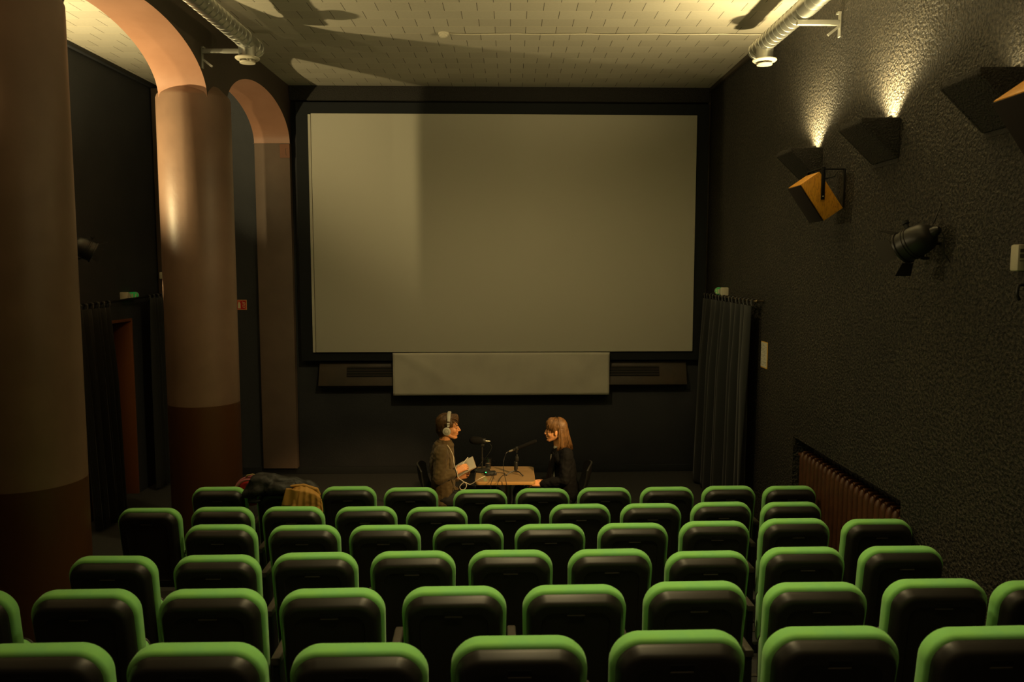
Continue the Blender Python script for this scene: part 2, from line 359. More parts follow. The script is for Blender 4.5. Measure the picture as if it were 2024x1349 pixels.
# left outer wall with a doorway
DY0, DY1, DZ = 8.75, 9.88, 2.22
m = MB(); T = XL-.3
m.box(T, XL, Y0, DY0, -.1, ZC); m.box(T, XL, DY1, 11.5, -.1, ZC); m.box(T, XL, DY0, DY1, DZ, ZC); m.box(T-.6, T-.55, DY0-.4, DY1+.4, -.1, ZC)
m.box(T-.6, T, DY0-.45, DY0, -.1, DZ+.2); m.box(T-.6, T, DY1, DY1+.45, -.1, DZ+.2); m.box(T-.6, T, DY0, DY1, DZ, DZ+.2)
struct(m.build('wall_left', M['black_wall'], smooth=False))
m = MB(); m.box(XL-.22, XL+.005, DY1-.035, DY1+.001, 0, DZ); m.box(XL-.22, XL+.005, DY0-.001, DY0+.035, 0, DZ); m.box(XL-.22, XL+.005, DY0+.03, DY1-.03, DZ-.035, DZ+.001)
struct(m.build('door_1', M['jamb'], bevel=.004))
# arcade wall with elliptical arches between the columns
COLY = [2.09, 5.10, 8.11]; CR = .35; SPR = 4.48; RISE = .49
m = MB(); mb = m
bays = [(COLY[0], COLY[1]), (COLY[1], COLY[2]), (COLY[2], 10.87)]
poly = [(Y0, 4.48), (COLY[0]+.26, SPR)]
NS = 32
def arch_curve(a, b):
    c, h = (a+b)/2, (b-a)/2
    return [(c-h*math.cos(PI*k/NS), SPR+RISE*math.sin(PI*k/NS)) for k in range(NS+1)]
spans = [(COLY[0]+.262, COLY[1]-.262), (COLY[1]+.262, COLY[2]-.262), (COLY[2]+.262, 10.72)]
low = [(Y0, SPR), (COLY[0]-.262, SPR)]
for a, b in spans: low += arch_curve(a, b)
low += [(10.95, SPR)]
for (ya, za), (yb_, zb_) in zip(low, low[1:]):
    if yb_-ya < 1e-5: continue
    m.bm.faces.new([m.bm.verts.new(p) for p in [(XA, ya, za), (XA, yb_, zb_), (XA, yb_, ZC), (XA, ya, ZC)]])
    m.bm.faces.new([m.bm.verts.new(p) for p in [(XB, ya, za), (XB, ya, ZC), (XB, yb_, ZC), (XB, yb_, zb_)]])
    f = m.bm.faces.new([m.bm.verts.new(p) for p in [(XA, ya, za), (XB, ya, za), (XB, yb_, zb_), (XA, yb_, zb_)]]); f.material_index = 1
for f in list(m.bm.faces): pass
bmesh.ops.remove_doubles(m.bm, verts=m.bm.verts, dist=1e-4)
o = m.build('wall_arcade', [M['arcade_dark'], M['arch_paint']], smooth=20); struct(o)
XC = (XA+XB)/2
for i, cy in enumerate(COLY[1:]):
    m = MB(); m.lathe((XC, cy, -.05), (0, 0, 1), [(CR, 0), (CR, SPR+.07), (CR-.012, SPR+.10), (.25, SPR+.19)], 64)
    tag(m.build('column', M['column'], smooth=30), ['massive round brown column at the left edge of the photo', 'round brown column with a bright streak of lamplight, beside the doorway curtains'][i], 'column')
m = MB(); m.box(XB, XA-.005, 10.72, 10.97, .10, SPR)
m.box(XB-.01, XA+.005, 10.71, 10.97, SPR-.008, SPR)
struct(m.build('trim_8', M['pier'], bevel=.004))
m = MB(); m.box(XA-.13, XA-.002, 10.708, 10.72, SPR-.19, SPR-.012)
m.tube([(XA-.03, 10.706, SPR-.07), (XA-.055, 10.706, SPR-.07), (XA-.05, 10.706, SPR-.15), (XA-.035, 10.706, SPR-.16)], .002, 5, mi=1)
tag(m.build('bare_patch_plate', [M['jamb'], M['ink']], smooth=False), 'small orange brown plate at the top corner of the square pier beside the screen', 'plate')
# skirting along the back wall
m = MB(); m.prism([(XL, yb(XL, -.03), 0), (XR, yb(XR, -.03), 0), (XR, yb(XR, .01), 0), (XL, yb(XL, .01), 0)], (0, 0, .10)); struct(m.build('baseboard_back', M['black_cloth'], bevel=.004))
m = MB(); m.prism([(XA, yb(XA, -.012), .10), (XR, yb(XR, -.012), .10), (XR, yb(XR, .01), .10), (XA, yb(XA, .01), .10)], (0, 0, 1.05)); struct(m.build('trim_9', M['black_wall'], bevel=.004))
# corner trims and coving
m = MB(); m.box(XR-.035, XR+.01, Y0, 10.97, ZC-.05, ZC+.001); struct(m.build('trim_10', M['board'], bevel=.006))
m = MB(); m.box(XR-.03, XR+.01, 10.93, 10.99, 0, ZC-.05); struct(m.build('trim_11', M['board'], bevel=.004))
m = MB(); m.box(XL-.01, XL+.05, Y0, 10.8, ZC-.05, ZC+.001); struct(m.build('trim_12', M['black_wall'], bevel=.006))
m = MB(); m.prism([(XA, yb(XA, -.10), ZC-.19), (XR-.03, yb(XR, -.10), ZC-.19), (XR-.03, yb(XR, .01), ZC-.19), (XA, yb(XA, .01), ZC-.19)], (0, 0, .191)); struct(m.build('trim_13', M['stucco_box'], bevel=.01))
# pipe and sensor in the aisle corner
m = MB(); m.box(XL+.02, XL+.16, 10.62, 10.72, 0, ZC-.06); tag(m.build('pipe_boxing', M['arcade_dark'], bevel=.006), 'narrow dark vertical boxing in the aisle corner behind the second column', 'pipe casing')
p = at(323, 545, 10.61)
m = MB(); m.box(p.x-.035, p.x+.035, 10.56, 10.619, p.z-.045, p.z+.045); o = tag(m.build('wall_sensor', M['white_box'], bevel=.01), 'small white sensor box on the dark vertical boxing left of the second column', 'sensor')

# ------------------------------------------------------------------ projection screen
def on_wall(x, off): return yb(x, off)
SX0, SX1, SZ0, SZ1 = -2.655, 2.485, 1.705, 4.862
t = thing('projection_screen', (0, yb(0, -.13), SZ0), 'large blank beige cinema screen in a black surround on the end wall', 'screen')
def slab(x0, x1, z0, z1, o0, o1):
    m = MB(); m.prism([(x0, yb(x0, o0), z0), (x1, yb(x1, o0), z0), (x1, yb(x1, o1), z0), (x0, yb(x0, o1), z0)], (0, 0, z1-z0)); return m
slab(SX0+.035, SX1, SZ0, SZ1, -.155, -.125).build('screen_surface', M['screen'], t, bevel=.006)
slab(SX0-.17, SX1+.17, SZ0-.12, SZ1+.15, -.125, -.02).build('surround', M['black_cloth'], t, bevel=.008)
slab(SX0-.005, SX0+.028, SZ0, SZ1-.015, -.15, -.12).build('edge_strip', M['screen_cloth'], t)
# hanging lower cloth
cz0, cz1, cx0, cx1 = 1.118, 1.70, -1.585, 1.345
def lowcloth(u, v):
    x = cx0+(cx1-cx0)*u; z = cz0+(cz1-cz0)*v
    d = .014*math.exp(-((u-.04-(1-v)*.30)/.05)**2)*v*1.2+.014*math.exp(-((1-u-.03-(1-v)*.22)/.05)**2)*v + .006*math.sin(u*9+v*2)*v*(1-v)*4+.004*noise.noise(Vector((u*6, v*2, 1)))
    return (x, yb(x, -.19)-d, z)
m = MB(); m.sheet(lowcloth, 90, 16, -.006)
tag(m.build('hanging_cloth', M['screen_cloth'], smooth=True), 'narrow beige cloth hanging below the middle of the cinema screen', 'cloth')
# slanted vent boards under the screen
for x0, x1, lab in ((-2.60, -1.45, 'left'), (1.22, 2.42, 'right')):
    t = thing('vent_board', ((x0+x1)/2, yb((x0+x1)/2, 0), 1.22), 'slanted dark vent board under the screen, %s of the hanging cloth' % lab, 'vent', 'vent boards under the screen')
    m = MB(); m.loft([[(x, yb(x, -.014), 1.20), (x, yb(x, -.16), 1.25), (x, yb(x, -.05), 1.56), (x, yb(x, -.014), 1.56)] for x in (x0, x1)]); m.build('panel', M['board'], t, bevel=.004)
    gx0, gx1 = (x0+.38, x1) if lab == 'left' else (x0, x1-.38)
    m = MB(); m.loft([[(x, yb(x, -.13), 1.37), (x, yb(x, -.095), 1.50), (x, yb(x, -.085), 1.50), (x, yb(x, -.12), 1.37)] for x in (gx0, gx1)]); m.build('grille', M['slot_black'], t)
    m = MB()
    for k in range(4):
        zz = 1.385+.034*k; oo = -.132+.0095*k
        m.prism([(gx0, yb(gx0, oo), zz), (gx1, yb(gx1, oo), zz), (gx1, yb(gx1, oo+.014), zz), (gx0, yb(gx0, oo+.014), zz)], (0, 0, .008))
    s_ = m.build('slat', M['board'], t); s_.name = 'slats'

# ------------------------------------------------------------------ ducts
def duct(x, ys, yend, wallx, by, label):
    side = 1 if wallx > 0 else -1
    t = thing('ventilation_duct', (x, yend, 4.94), label, 'duct', 'round spiral ducts under the ceiling')
    R = .080; prof = [(R-.002, 0)]
    y = 0; L = yend-ys
    prof = [(.06, 0), (R, .02)]
    k = .06
    while k < L-.06:
        prof += [(R, k-.012), (R, k-.005), (R+.004, k-.003), (R+.004, k+.003), (R, k+.005), (R, k+.012)]; k += .098
    prof += [(R, L)]
    m = MB(); m.lathe((x, yend, 4.94), (0, -1, 0), prof, 40)
    m.build('duct_pipe', M['galv'], t, smooth=25)
    m = MB(); m.lathe((x, by-.08, 4.94), (0, -1, 0), [(R+.001, 0), (R+.007, .002), (R+.007, .16), (R+.001, .162)], 40); m.build('coupling', M['galv'], t, smooth=25)
    vy = yend-.30
    m = MB(); m.lathe((x, vy, 4.94), (0, 0, -1), [(.078, 0), (.078, .135), (.084, .137), (.084, .150), (.078, .152)], 32); m.build('outlet_neck', M['galv'], t, smooth=40)
    m = MB(); m.lathe((x, vy, 4.94), (0, 0, -1), [(.072, .146), (.110, .150), (.112, .158), (.100, .170), (.070, .172), (.068, .150)], 36)
    m.build('valve_ring', M['white_metal'], t, smooth=50)
    m = MB(); m.lathe((x, vy, 4.94), (0, 0, -1), [(.008, .15), (.012, .185), (.072, .19), (.070, .200), (.03, .206)], 32); m.build('valve_disc', M['white_metal'], t, smooth=50)
    # wall bracket
    tb = thing('duct_bracket', (wallx, by, 4.75), 'galvanised steel bracket under the duct on the %s wall' % ('right' if side > 0 else 'arcade'), 'bracket')
    m = MB(); m.box(min(wallx, wallx-side*.012), max(wallx, wallx-side*.012), by-.02, by+.02, 4.72, 4.92); m.box(min(wallx, wallx-side*.03), max(wallx, wallx-side*.03), by-.022, by+.022, 4.905, 4.92); m.build('wall_plate', M['steel'], tb, bevel=.002)
    e = x-side*.05
    m = MB(); az = 4.835 if side > 0 else 4.88; m.box(min(wallx-side*.012, e), max(wallx-side*.012, e), by-.02, by+.02, az-.02, az+.02)
    k = 0
    m.build('arm', M['steel'], tb, bevel=.003)
    m = MB(); m.obox((wallx-side*.05, by, 4.775), (.048, 0, .038*side), (0, .008, 0), (-.006*side, 0, .008)); m.build('brace', M['steel'], tb)
duct(2.385, Y0+.02, 7.98, XR, 6.70, 'shiny spiral duct with a round valve along the right wall')
duct(-2.445, Y0+.02, 7.92, XA, 7.74, 'shiny spiral duct with a round valve along the arched left wall')
p = at(877, 66, 8.40)
t = thing('smoke_detector', (p.x, 8.38, ZC), 'small round white smoke detector on the tiled ceiling', 'detector')
m = MB(); m.lathe((p.x, 8.38, ZC), (0, 0, -1), [(.055, 0), (.055, .018), (.05, .022)], 28); m.build('base', M['white_metal'], t)
m = MB(); m.lathe((p.x, 8.38, ZC), (0, 0, -1), [(.044, .02), (.044, .036), (.03, .048), (.012, .05)], 28); m.build('sensor_head', M['white_metal'], t)
m = MB(); m.tube([(p.x+.05+(XR-.04-p.x-.05)*k/14, 8.38+.008*math.sin(k*2.1), ZC-.008-(.006 if k % 3 else 0)) for k in range(15)], .005, 6)
tag(m.build('ceiling_cable', M['white_metal']), 'thin pale cable running from the smoke detector across the ceiling to the right', 'cable')

# ------------------------------------------------------------------ sconces
SC = ['lit rough wedge shaped wall light above the wooden speaker, farthest on the right wall', 'lit rough wedge shaped wall light, middle of the three on the right wall',
      'dim rough wedge shaped wall light above the nearest wooden speaker by the right edge', None, None]
def sconce(wx, y, side, zt, label, lit=True):
    t = thing('wall_light', (wx, y+.2, zt-.27), label, 'wall light', 'wedge wall lights')
    L = .39; a = .27; h = .275; th = .022; q = -side
    m = MB()
    P2 = lambda d, z, yy: (wx+q*d, yy, z)
    def tri(y0_, y1_):
        m.loft([[P2(0, zt, yy), P2(a, zt, yy), P2(a, zt-.035, yy), P2(.02, zt-h, yy), P2(0, zt-h, yy)] for yy in (y0_, y1_)])
    tri(y, y+th); tri(y+L-th, y+L)
    m.loft([[P2(a-th, zt, yy), P2(a, zt, yy), P2(a, zt-.035, yy), P2(.02, zt-h, yy), P2(0, zt-h, yy), P2(a-th, zt-.04, yy)] for yy in (y+th, y+L-th)])
    m.build('housing', M['stucco_box'], t, bevel=.006)
    m = MB(); m.loft([[P2(0, zt-h-.03, yy), P2(.004, zt-h-.03, yy), P2(.004, zt-h+.01, yy), P2(0, zt-h+.01, yy)] for yy in (y+.01, y+L+.02)]); m.build('wall_flange', M['stucco_box'], t)
    m = MB(); m.tube([P2(.12, zt-.045, y+.10), P2(.12, zt-.045, y+.24)], .008, 8); m.build('bulb', M['bulb'] if lit else M['white_box'], t)
    m = MB(); m.prism([P2(.03, zt-.06, y+.05), P2(.03, zt+.001, y+.05), P2(.05, zt+.02, y+.03), P2(.21, zt-.06, y+.05)], (0, .004, 0)); m.build('reflector', M['white_metal'], t)
    return t
for (y, k), lab in zip(R_SCONCES, SC):
    if lab: sconce(XR, y, 1, 3.88, lab, k > .2)
# ------------------------------------------------------------------ wooden speakers
def speaker(dx, dy, dz, label):
    c = Vector((2.453+dx, 6.50+dy, 3.405+dz))
    t = thing('speaker', c, label, 'speaker', 'wooden speakers on the right wall')
    R = Matrix.Rotation(TILT, 3, 'Y')      # leans its front down into the room
    u = Vector((math.cos(TILT), 0, math.sin(TILT))); n_ = Vector((-math.sin(TILT), 0, math.cos(TILT)))
    # u: back direction (away from front), n_: up the cabinet
    W_, H_, D_ = .14, .172, .094
    m = MB(); m.obox(c+u*.006, u*(D_-.006), (0, W_, 0), n_*H_); m.build('cabinet', M['wood_speaker'], t, bevel=.003)
    m = MB(); m.obox(c-u*(D_-.004), u*.006, (0, W_-.004, 0), n_*(H_-.004)); m.build('front_grille', M['speaker_dark'], t, bevel=.003)
    m = MB(); top = c.z+.225; w2 = W_+.02
    for sgn in (-1, 1): m.obox((c.x+.006, c.y+sgn*(w2-.006), (top+c.z)/2-.012), (.015, 0, 0), (0, .004, 0), (0, 0, (top-c.z)/2+.012))
    m.box(c.x-.009, c.x+.021, c.y-w2, c.y+w2, top-.006, top+.002)
    m.box(c.x-.009, XR-.004, c.y-.016, c.y+.016, top+.002, top+.009); m.box(XR-.012, XR-.001, c.y-.018, c.y+.018, top-.30, top+.009)
    m.build('yoke_bracket', M['dark_metal'], t, bevel=.002)
    m = MB(); m.lathe((c.x+.006, c.y-w2-.0005, c.z), (0, -1, 0), [(.006, 0), (.006, .004), (.003, .006)], 12); m.build('bolt', M['silver'], t)
    m = MB(); m.tube([c+u*.09+n_*.05, c+u*.13+n_*.09, (XR-.07, c.y+.03, top-.05), (XR-.05, c.y+.02, top-.01)], .004, 6); m.build('cable', M['matte_black'], t)
speaker(0, 0, 0, 'small orange brown wooden speaker on a black yoke below the farthest wall light')
speaker(.065, -2.67, .155, 'wooden speaker cut off by the right edge of the photo, its dark front down')
# ------------------------------------------------------------------ stage lamps
def par_can(c, fwd, wallx, label):
    c = Vector(c); fwd = Vector(fwd).normalized(); s = 1 if wallx > 0 else -1
    t = thing('stage_lamp', c, label, 'stage lamp', 'black stage lamps on the side walls')
    m = MB(); m.lathe(c-fwd*.16, fwd, [(.018, -.02), (.03, 0), (.033, .025), (.06, .035), (.088, .07), (.098, .12), (.098, .155), (.103, .158), (.103, .166), (.098, .169), (.098, .175), (.103, .178), (.103, .184), (.098, .187), (.098, .225), (.106, .228), (.106, .24), (.094, .24), (.09, .16), (.02, .12)], 36)
    m.build('lamp_body', M['matte_black2'], t, smooth=40)
    u, v, _ = basis(fwd)
    fc = c+fwd*.085
    for k, (a, b) in enumerate(((u, v), (-u, v), (v, u), (-v, u))):
        m = MB(); f = (fwd*.72+a*.69)
        m.prism([fc+a*.10-b*.06, fc+a*.10+b*.06, fc+a*.10+b*.085+f*.085, fc+a*.10-b*.085+f*.085], a*.003); m.build('barn_door', M['matte_black2'], t)
    side = fwd.cross(Vector((0, 0, 1))).normalized(); up = side.cross(fwd)
    m = MB()
    ends = []
    for sg in (1, -1):
        a = c+up*sg*.108; bk = Vector((wallx-s*.10, c.y, c.z+sg*.10)); m.tube([a, a+Vector((s*.05, 0, 0)), bk], .008, 8); ends.append(bk)
    m.tube([ends[0], ends[1]], .008, 8); m.tube([(ends[0]+ends[1])/2, (wallx-s*.002, c.y, c.z)], .014, 10); m.build('yoke', M['matte_black'], t)
    m = MB(); m.lathe(c+up*.10, up, [(.012, 0), (.012, .03), (.022, .032), (.022, .05), (.008, .052)], 12); m.build('knob', M['matte_black'], t)
    return t, ends, c-fwd*.17
M['matte_black2'] = mat('satin black paint', (.018, .017, .015), .38, spec=.5, bump=(60, .1, .002, 3))
pc = at(1806, 480, 5.02); 
t, ends, tail = par_can(pc, (-.46, .74, -.42), XR, 'black stage lamp with barn doors and a red clip on the right wall')
m = MB(); e = ends[0]
m.tube([tail, tail+Vector((.03, -.01, -.03)), tail+Vector((.04, 0, -.14)), tail+Vector((.10, 0, -.22)), tail+Vector((.17, 0, -.17)), tail+Vector((.15, 0, -.06)), e+Vector((.02, 0, -.06)), e+Vector((.07, 0, .06)), (XR-.004, e.y, e.z+.14)], .004, 6)
m.build('power_cable', M['matte_black2'], t, smooth=True)
m = MB(); q = e+Vector((.01, -.015, -.06)); m.cone(q, q+Vector((-.035, 0, .004)), .007, .004); m.cone(q, q+Vector((-.01, 0, -.032)), .008, .004); m.cone(q, q+Vector((.012, 0, .012)), .008, .006); m.build('clip', M['clip_red'], t)
t2, e2, _ = par_can((-4.26, 8.05, 3.03), (.72, .38, -.42), XL, 'black stage lamp peeking out from behind the big left column')
light('SPOT', 'stage_beam', pc+Vector((-.10, .07, -.06)), P_PAR, color=(1, .62, .24), aim=(.05, 7.95, .95), size=.05, spot=23, blend=.8)
light('SPOT', 'stage_beam', (-4.22, 8.13, 2.94), P_PAR*.8, color=(1, .66, .28), aim=(.42, 8.0, 1.15), size=.05, spot=22, blend=.6)
# small items on the right wall
p = atX(2011, 510, XR-.03)
t = thing('control_box', (XR, p.y, p.z), 'small pale plastic control box on the wall at the right edge', 'control box')
m = MB(); m.box(XR-.05, XR, p.y-.035, p.y+.035, p.z-.07, p.z+.07); m.build('case', M['white_box'], t, bevel=.012)
m = MB(); m.box(XR-.040, XR-.012, p.y-.037, p.y-.034, p.z+.028, p.z+.046); m.box(XR-.040, XR-.012, p.y-.037, p.y-.034, p.z+.0, p.z+.020); m.box(XR-.040, XR-.012, p.y-.037, p.y-.034, p.z-.018, p.z-.014); m.build('buttons', M['ink'], t)
p = atX(2016, 575, XR-.02)
m = MB(); m.tube([(XR-.002, p.y, p.z+.03), (XR-.03, p.y, p.z+.03), (XR-.035, p.y, p.z-.02), (XR-.02, p.y, p.z-.05)], .009, 8)
tag(m.build('cable_hook', M['matte_black2'], smooth=True), 'small black cable hook under the pale control box at the right edge', 'hook')
p = atX(1511, 702, XR)
t = thing('paper_notice', (XR, p.y, p.z), 'small printed paper notice with yellow edges right of the curtain', 'notice')
m = MB(); m.box(XR-.004, XR, p.y-.105, p.y+.105, p.z-.14, p.z+.14); m.build('frame', M['yellow_edge'], t)
m = MB(); m.box(XR-.006, XR-.004, p.y-.092, p.y+.10, p.z-.128, p.z+.132); m.build('sheet', M['paper'], t)
m = MB()
for i in range(4):
    for j in range(16):
        if random.random() < .62:
            yy = p.y-.078+i*.045; zz = p.z+.11-j*.0145; m.box(XR-.0068, XR-.006, yy, yy+random.uniform(.015, .036), zz, zz+.004)
m.build('print', M['ink'], t)
# emergency lamps
def exit_lamp(wx, y, z, label):
    s = 1 if wx > 0 else -1
    t = thing('exit_lamp', (wx, y, z), label, 'exit lamp', 'green exit lamps above the curtains')
    m = MB(); m.box(min(wx, wx-s*.09), max(wx, wx-s*.09), y-.155, y-.10, z-.05, z+.05); m.box(min(wx, wx-s*.015), max(wx, wx-s*.015), y-.12, y+.13, z-.035, z+.035); m.build('case', M['white_box'], t, bevel=.008)
    c = (wx-s*.055, y-.10, z)
    m = MB(); m.lathe(c, (0, 1, 0), [(.050, 0), (.050, .025)], 28); m.lathe(c, (0, 1, 0), [(.047, .215), (.047, .235), (.03, .245)], 28); m.build('cover', M['exit_clear'], t)
    m = MB(); m.lathe(c, (0, 1, 0), [(.046, .025), (.046, .215)], 28, caps=False); m.build('green_panel', M['exit_green'], t)
    m = MB(); X = wx-s*.102
    m.box(X-.002, X+.002, y-.06, y-.028, z-.03, z+.03)          # door
    m.ell((X, y+.05, z+.026), (.003, .008, .008)); m.tube([(X, y+.052, z+.018), (X, y+.042, z-.004)], .005, 6); m.tube([(X, y+.042, z-.004), (X, y+.055, z-.016), (X, y+.05, z-.032)], .004, 6)
    m.tube([(X, y+.042, z-.004), (X, y+.028, z-.014), (X, y+.018, z-.030)], .004, 6); m.tube([(X, y+.05, z+.014), (X, y+.034, z+.012), (X, y+.026, z+.004)], .003, 6); m.tube([(X, y+.05, z+.014), (X, y+.066, z+.006)], .003, 6)
    m.build('pictogram', M['sign_pale'], t)
exit_lamp(XL, 9.75, 2.50, 'green and white exit lamp above the left doorway')
exit_lamp(XR, 9.98, 2.55, 'green and white exit lamp above the black curtain on the right')
# fire extinguisher sign
p = at(478, 603, 10.8); xx = p.x; yy = yb(xx)
t = thing('fire_sign', (xx, yy, p.z), 'small red fire extinguisher sign right of the second column', 'sign')
def plate(x0, x1, z0, z1, o, name, mm):
    m = MB(); m.box(xx+x0, xx+x1, yy-o-.002, yy-o+.002, p.z+z0, p.z+z1); m.build(name, mm, t)
plate(-.068, .068, -.068, .068, .003, 'border', M['sign_orange']); plate(-.060, .060, -.060, .060, .005, 'red_field', M['red'])
m = MB(); Y = yy-.008
m.box(xx-.052, xx-.016, Y-.001, Y+.001, p.z-.048, p.z+.018); m.prism([(xx-.052, Y-.001, p.z+.018), (xx-.016, Y-.001, p.z+.018), (xx-.026, Y-.001, p.z+.034), (xx-.042, Y-.001, p.z+.034)], (0, .002, 0))
m.box(xx-.058, xx-.018, Y-.001, Y+.001, p.z+.036, p.z+.043); m.build('extinguisher_icon', M['sign_pale'], t)
m = MB()
for k, (a, b) in enumerate(((-.045, 0), (-.022, -.004), (0, .002), (.020, -.003))):
    m.tube([(xx+.012+b, Y, p.z+a+.022), (xx+.026+b, Y, p.z+a+.008), (xx+.036, Y, p.z+a+.012), (xx+.050, Y, p.z+a-.002)], .0036, 6)
m.build('flame_icon', M['sign_pale'], t)

# ------------------------------------------------------------------ curtains
def curtain(name, fa, n_f, z1, z0, label, seed, amp=.045, th=.006, bulge=None):
    """fa(u, v) gives the plan point; folds run along the normal of the wall (X)"""
    rnd = random.Random(seed); ph = [rnd.uniform(0, 6.28) for _ in range(6)]
    def f(u, v):
        x, y = fa(u, v); g = 1-v
        a = amp*(.35+.65*min(1, g*3))
        uu = u+.02*math.sin(3*u+ph[0])*g+.012*math.sin(17*u+ph[1])
        d = a*(math.sin(uu*2*PI*n_f+ph[2]+.5*g)+.45*math.sin(uu*2*PI*n_f*.47+ph[3]+g)+.25*math.sin(uu*2*PI*n_f*1.9+ph[4]))
        return (x+d, y+.3*a*math.cos(uu*2*PI*n_f+ph[2]), z0+(z1-z0)*v+(.006*math.sin(uu*40) if v < .02 else 0))
    m = MB(); m.sheet(f, n_f*14, 14, th); return tag(m.build(name, M['curtain'], smooth=True), label, 'curtain')
# right curtain
o = curtain('curtain', lambda u, v: (2.565-.03*(1-v)-.06*(1-v)*u, 8.50+(10.62-8.50)*u), 10, 2.44, .02, 'tall black velvet curtain hanging on the right wall beside the screen', 3)
t = thing('curtain_rod', (2.60, 9.56, 2.49), 'brass coloured curtain rod over the right black curtain', 'curtain rod')
m = MB(); m.tube([(2.60, 8.42, 2.49), (2.60, 10.70, 2.49)], .013, 12); m.build('rod', M['rod'], t)
m = MB(); m.ell((2.60, 8.41, 2.49), (.02, .02, .02)); m.build('finial', M['rod'], t)
for yy_ in (8.46, 9.56, 10.66):
    m = MB(); m.tube([(2.60, yy_, 2.49), (XR-.001, yy_, 2.49)], .008, 8); m.build('wall_bracket', M['rod'], t)
for k in range(15):
    yk = 8.52+k*.148; m = MB()
    m.sheet(lambda u, v: (2.60+.022*math.cos(2*PI*u), yk+(v-.5)*.05+.012*math.sin(k*3), 2.487+(.022 if math.sin(2*PI*u) > 0 else .06)*math.sin(2*PI*u)), 14, 2, .003)
    m.build('tab', M['curtain'], o, smooth=True)
# left doorway curtains
o1 = curtain('curtain', lambda u, v: (-4.42-.10*v, 8.34+(9.02-8.34)*u - .10*(1-v)*u), 7, 2.40, .03, 'black velvet curtain drawn to the near side of the left doorway', 11, .05)
o2 = curtain('curtain', lambda u, v: (-4.50, 9.98+(10.58-9.98)*u), 6, 2.46, .03, 'black velvet curtain at the far side of the left doorway, beside the second column', 12, .04)
t = thing('curtain_rod', (-4.56, 9.5, 2.47), 'dark curtain rod above the left doorway', 'curtain rod')
m = MB(); m.tube([(-4.55, 8.25, 2.434), (-4.55, 10.6, 2.50)], .013, 12); m.build('rod', M['dark_metal'], t)
for yy_, zz_ in ((8.3, 2.436), (10.5, 2.497)):
    m = MB(); m.tube([(-4.55, yy_, zz_), (XL+.001, yy_, zz_)], .008, 8); m.build('wall_bracket', M['dark_metal'], t)
for par_, ya, n_t in ((o1, 8.40, 6), (o2, 10.02, 5)):
    for k in range(n_t):
        yk = ya+k*.12; zk = 2.44+(yk-8.45)/2.15*.06; m = MB()
        m.sheet(lambda u, v: (-4.55+.022*math.cos(2*PI*u), yk+(v-.5)*.05, zk-.004+(.022 if math.sin(2*PI*u) > 0 else .06)*math.sin(2*PI*u)), 14, 2, .003)
        m.build('tab', M['curtain'], par_, smooth=True)

# ------------------------------------------------------------------ radiator in the niche
t = thing('radiator', (XR+.08, 6.4, NZ0), 'rust brown cast iron radiator in a niche of the right wall', 'radiator')
nf = 21; y0_, y1_ = NY0+.10, NY1-.10
for k in range(nf):
    yk = y0_+(y1_-y0_)*(k+.5)/nf; m = MB(); hw = .034
    zt = NZ0+.98; x0_, x1_ = XR+.01, XR+.165
    # section: two rounded columns joined by a web, arched head
    for cx in (x0_+.035, x1_-.035):
        m.loft([[(cx+a*.032*math.cos(2*PI*q/10), yk+a*hw*math.sin(2*PI*q/10), z) for q in range(10)] for z, a in ((NZ0+.06, .5), (NZ0+.09, 1), (zt-.07, 1), (zt-.03, .75), (zt-.012, .35))])
    m.loft([[(x, yk+s_*hw*.55, z) for x, z in ((x0_+.03, NZ0+.07), (x1_-.03, NZ0+.07), (x1_-.02, zt-.05), ((x0_+x1_)/2+.03, zt-.005), ((x0_+x1_)/2-.03, zt-.005), (x0_+.02, zt-.05))] for s_ in (-1, 1)])
    m.build('radiator_section', M['rust'], t, smooth=45)
m = MB(); m.tube([(XR+.06, NY0+.012, NZ0+.12), (XR+.06, NY1-.02, NZ0+.12)], .016, 10); m.tube([(XR+.06, NY0+.03, NZ0+.92), (XR+.06, NY1-.012, NZ0+.92)], .016, 10); m.build('pipe', M['rust'], t)
for yk in (NY0+.2, NY1-.2):
    m = MB(); m.box(XR+.05, XR+.12, yk-.02, yk+.02, NZ0, NZ0+.09); m.build('foot', M['rust'], t)

# ------------------------------------------------------------------ cinema seats
def rrect(wb, wt, z0, z1, rb, rt, n=8, arch=.0):
    pts = []
    cor = [(-wb, z0, rb, PI), (wb, z0, rb, 1.5*PI), (wt, z1, rt, 0), (-wt, z1, rt, .5*PI)]
    sg = [(1, 1), (-1, 1), (-1, -1), (1, -1)]
    for (x, z, r, a0), (sx, sz) in zip(cor, sg):
        for k in range(n+1):
            a = a0+PI/2*k/n; pts.append((x+sx*r+r*math.cos(a), z+sz*r+r*math.sin(a)))
    out = []
    for x, z in pts:
        f = max(0, (z-z0)/(z1-z0)); out.append((x, z+arch*f*(1-(x/wt)**2)))
    return out
TB = math.radians(9)          # recline
def lean(p, pivot=.42):
    x, y, z = p; dz = z-pivot
    return Vector((x, y*math.cos(TB)-dz*math.sin(TB), pivot+dz*math.cos(TB)+y*math.sin(TB)))
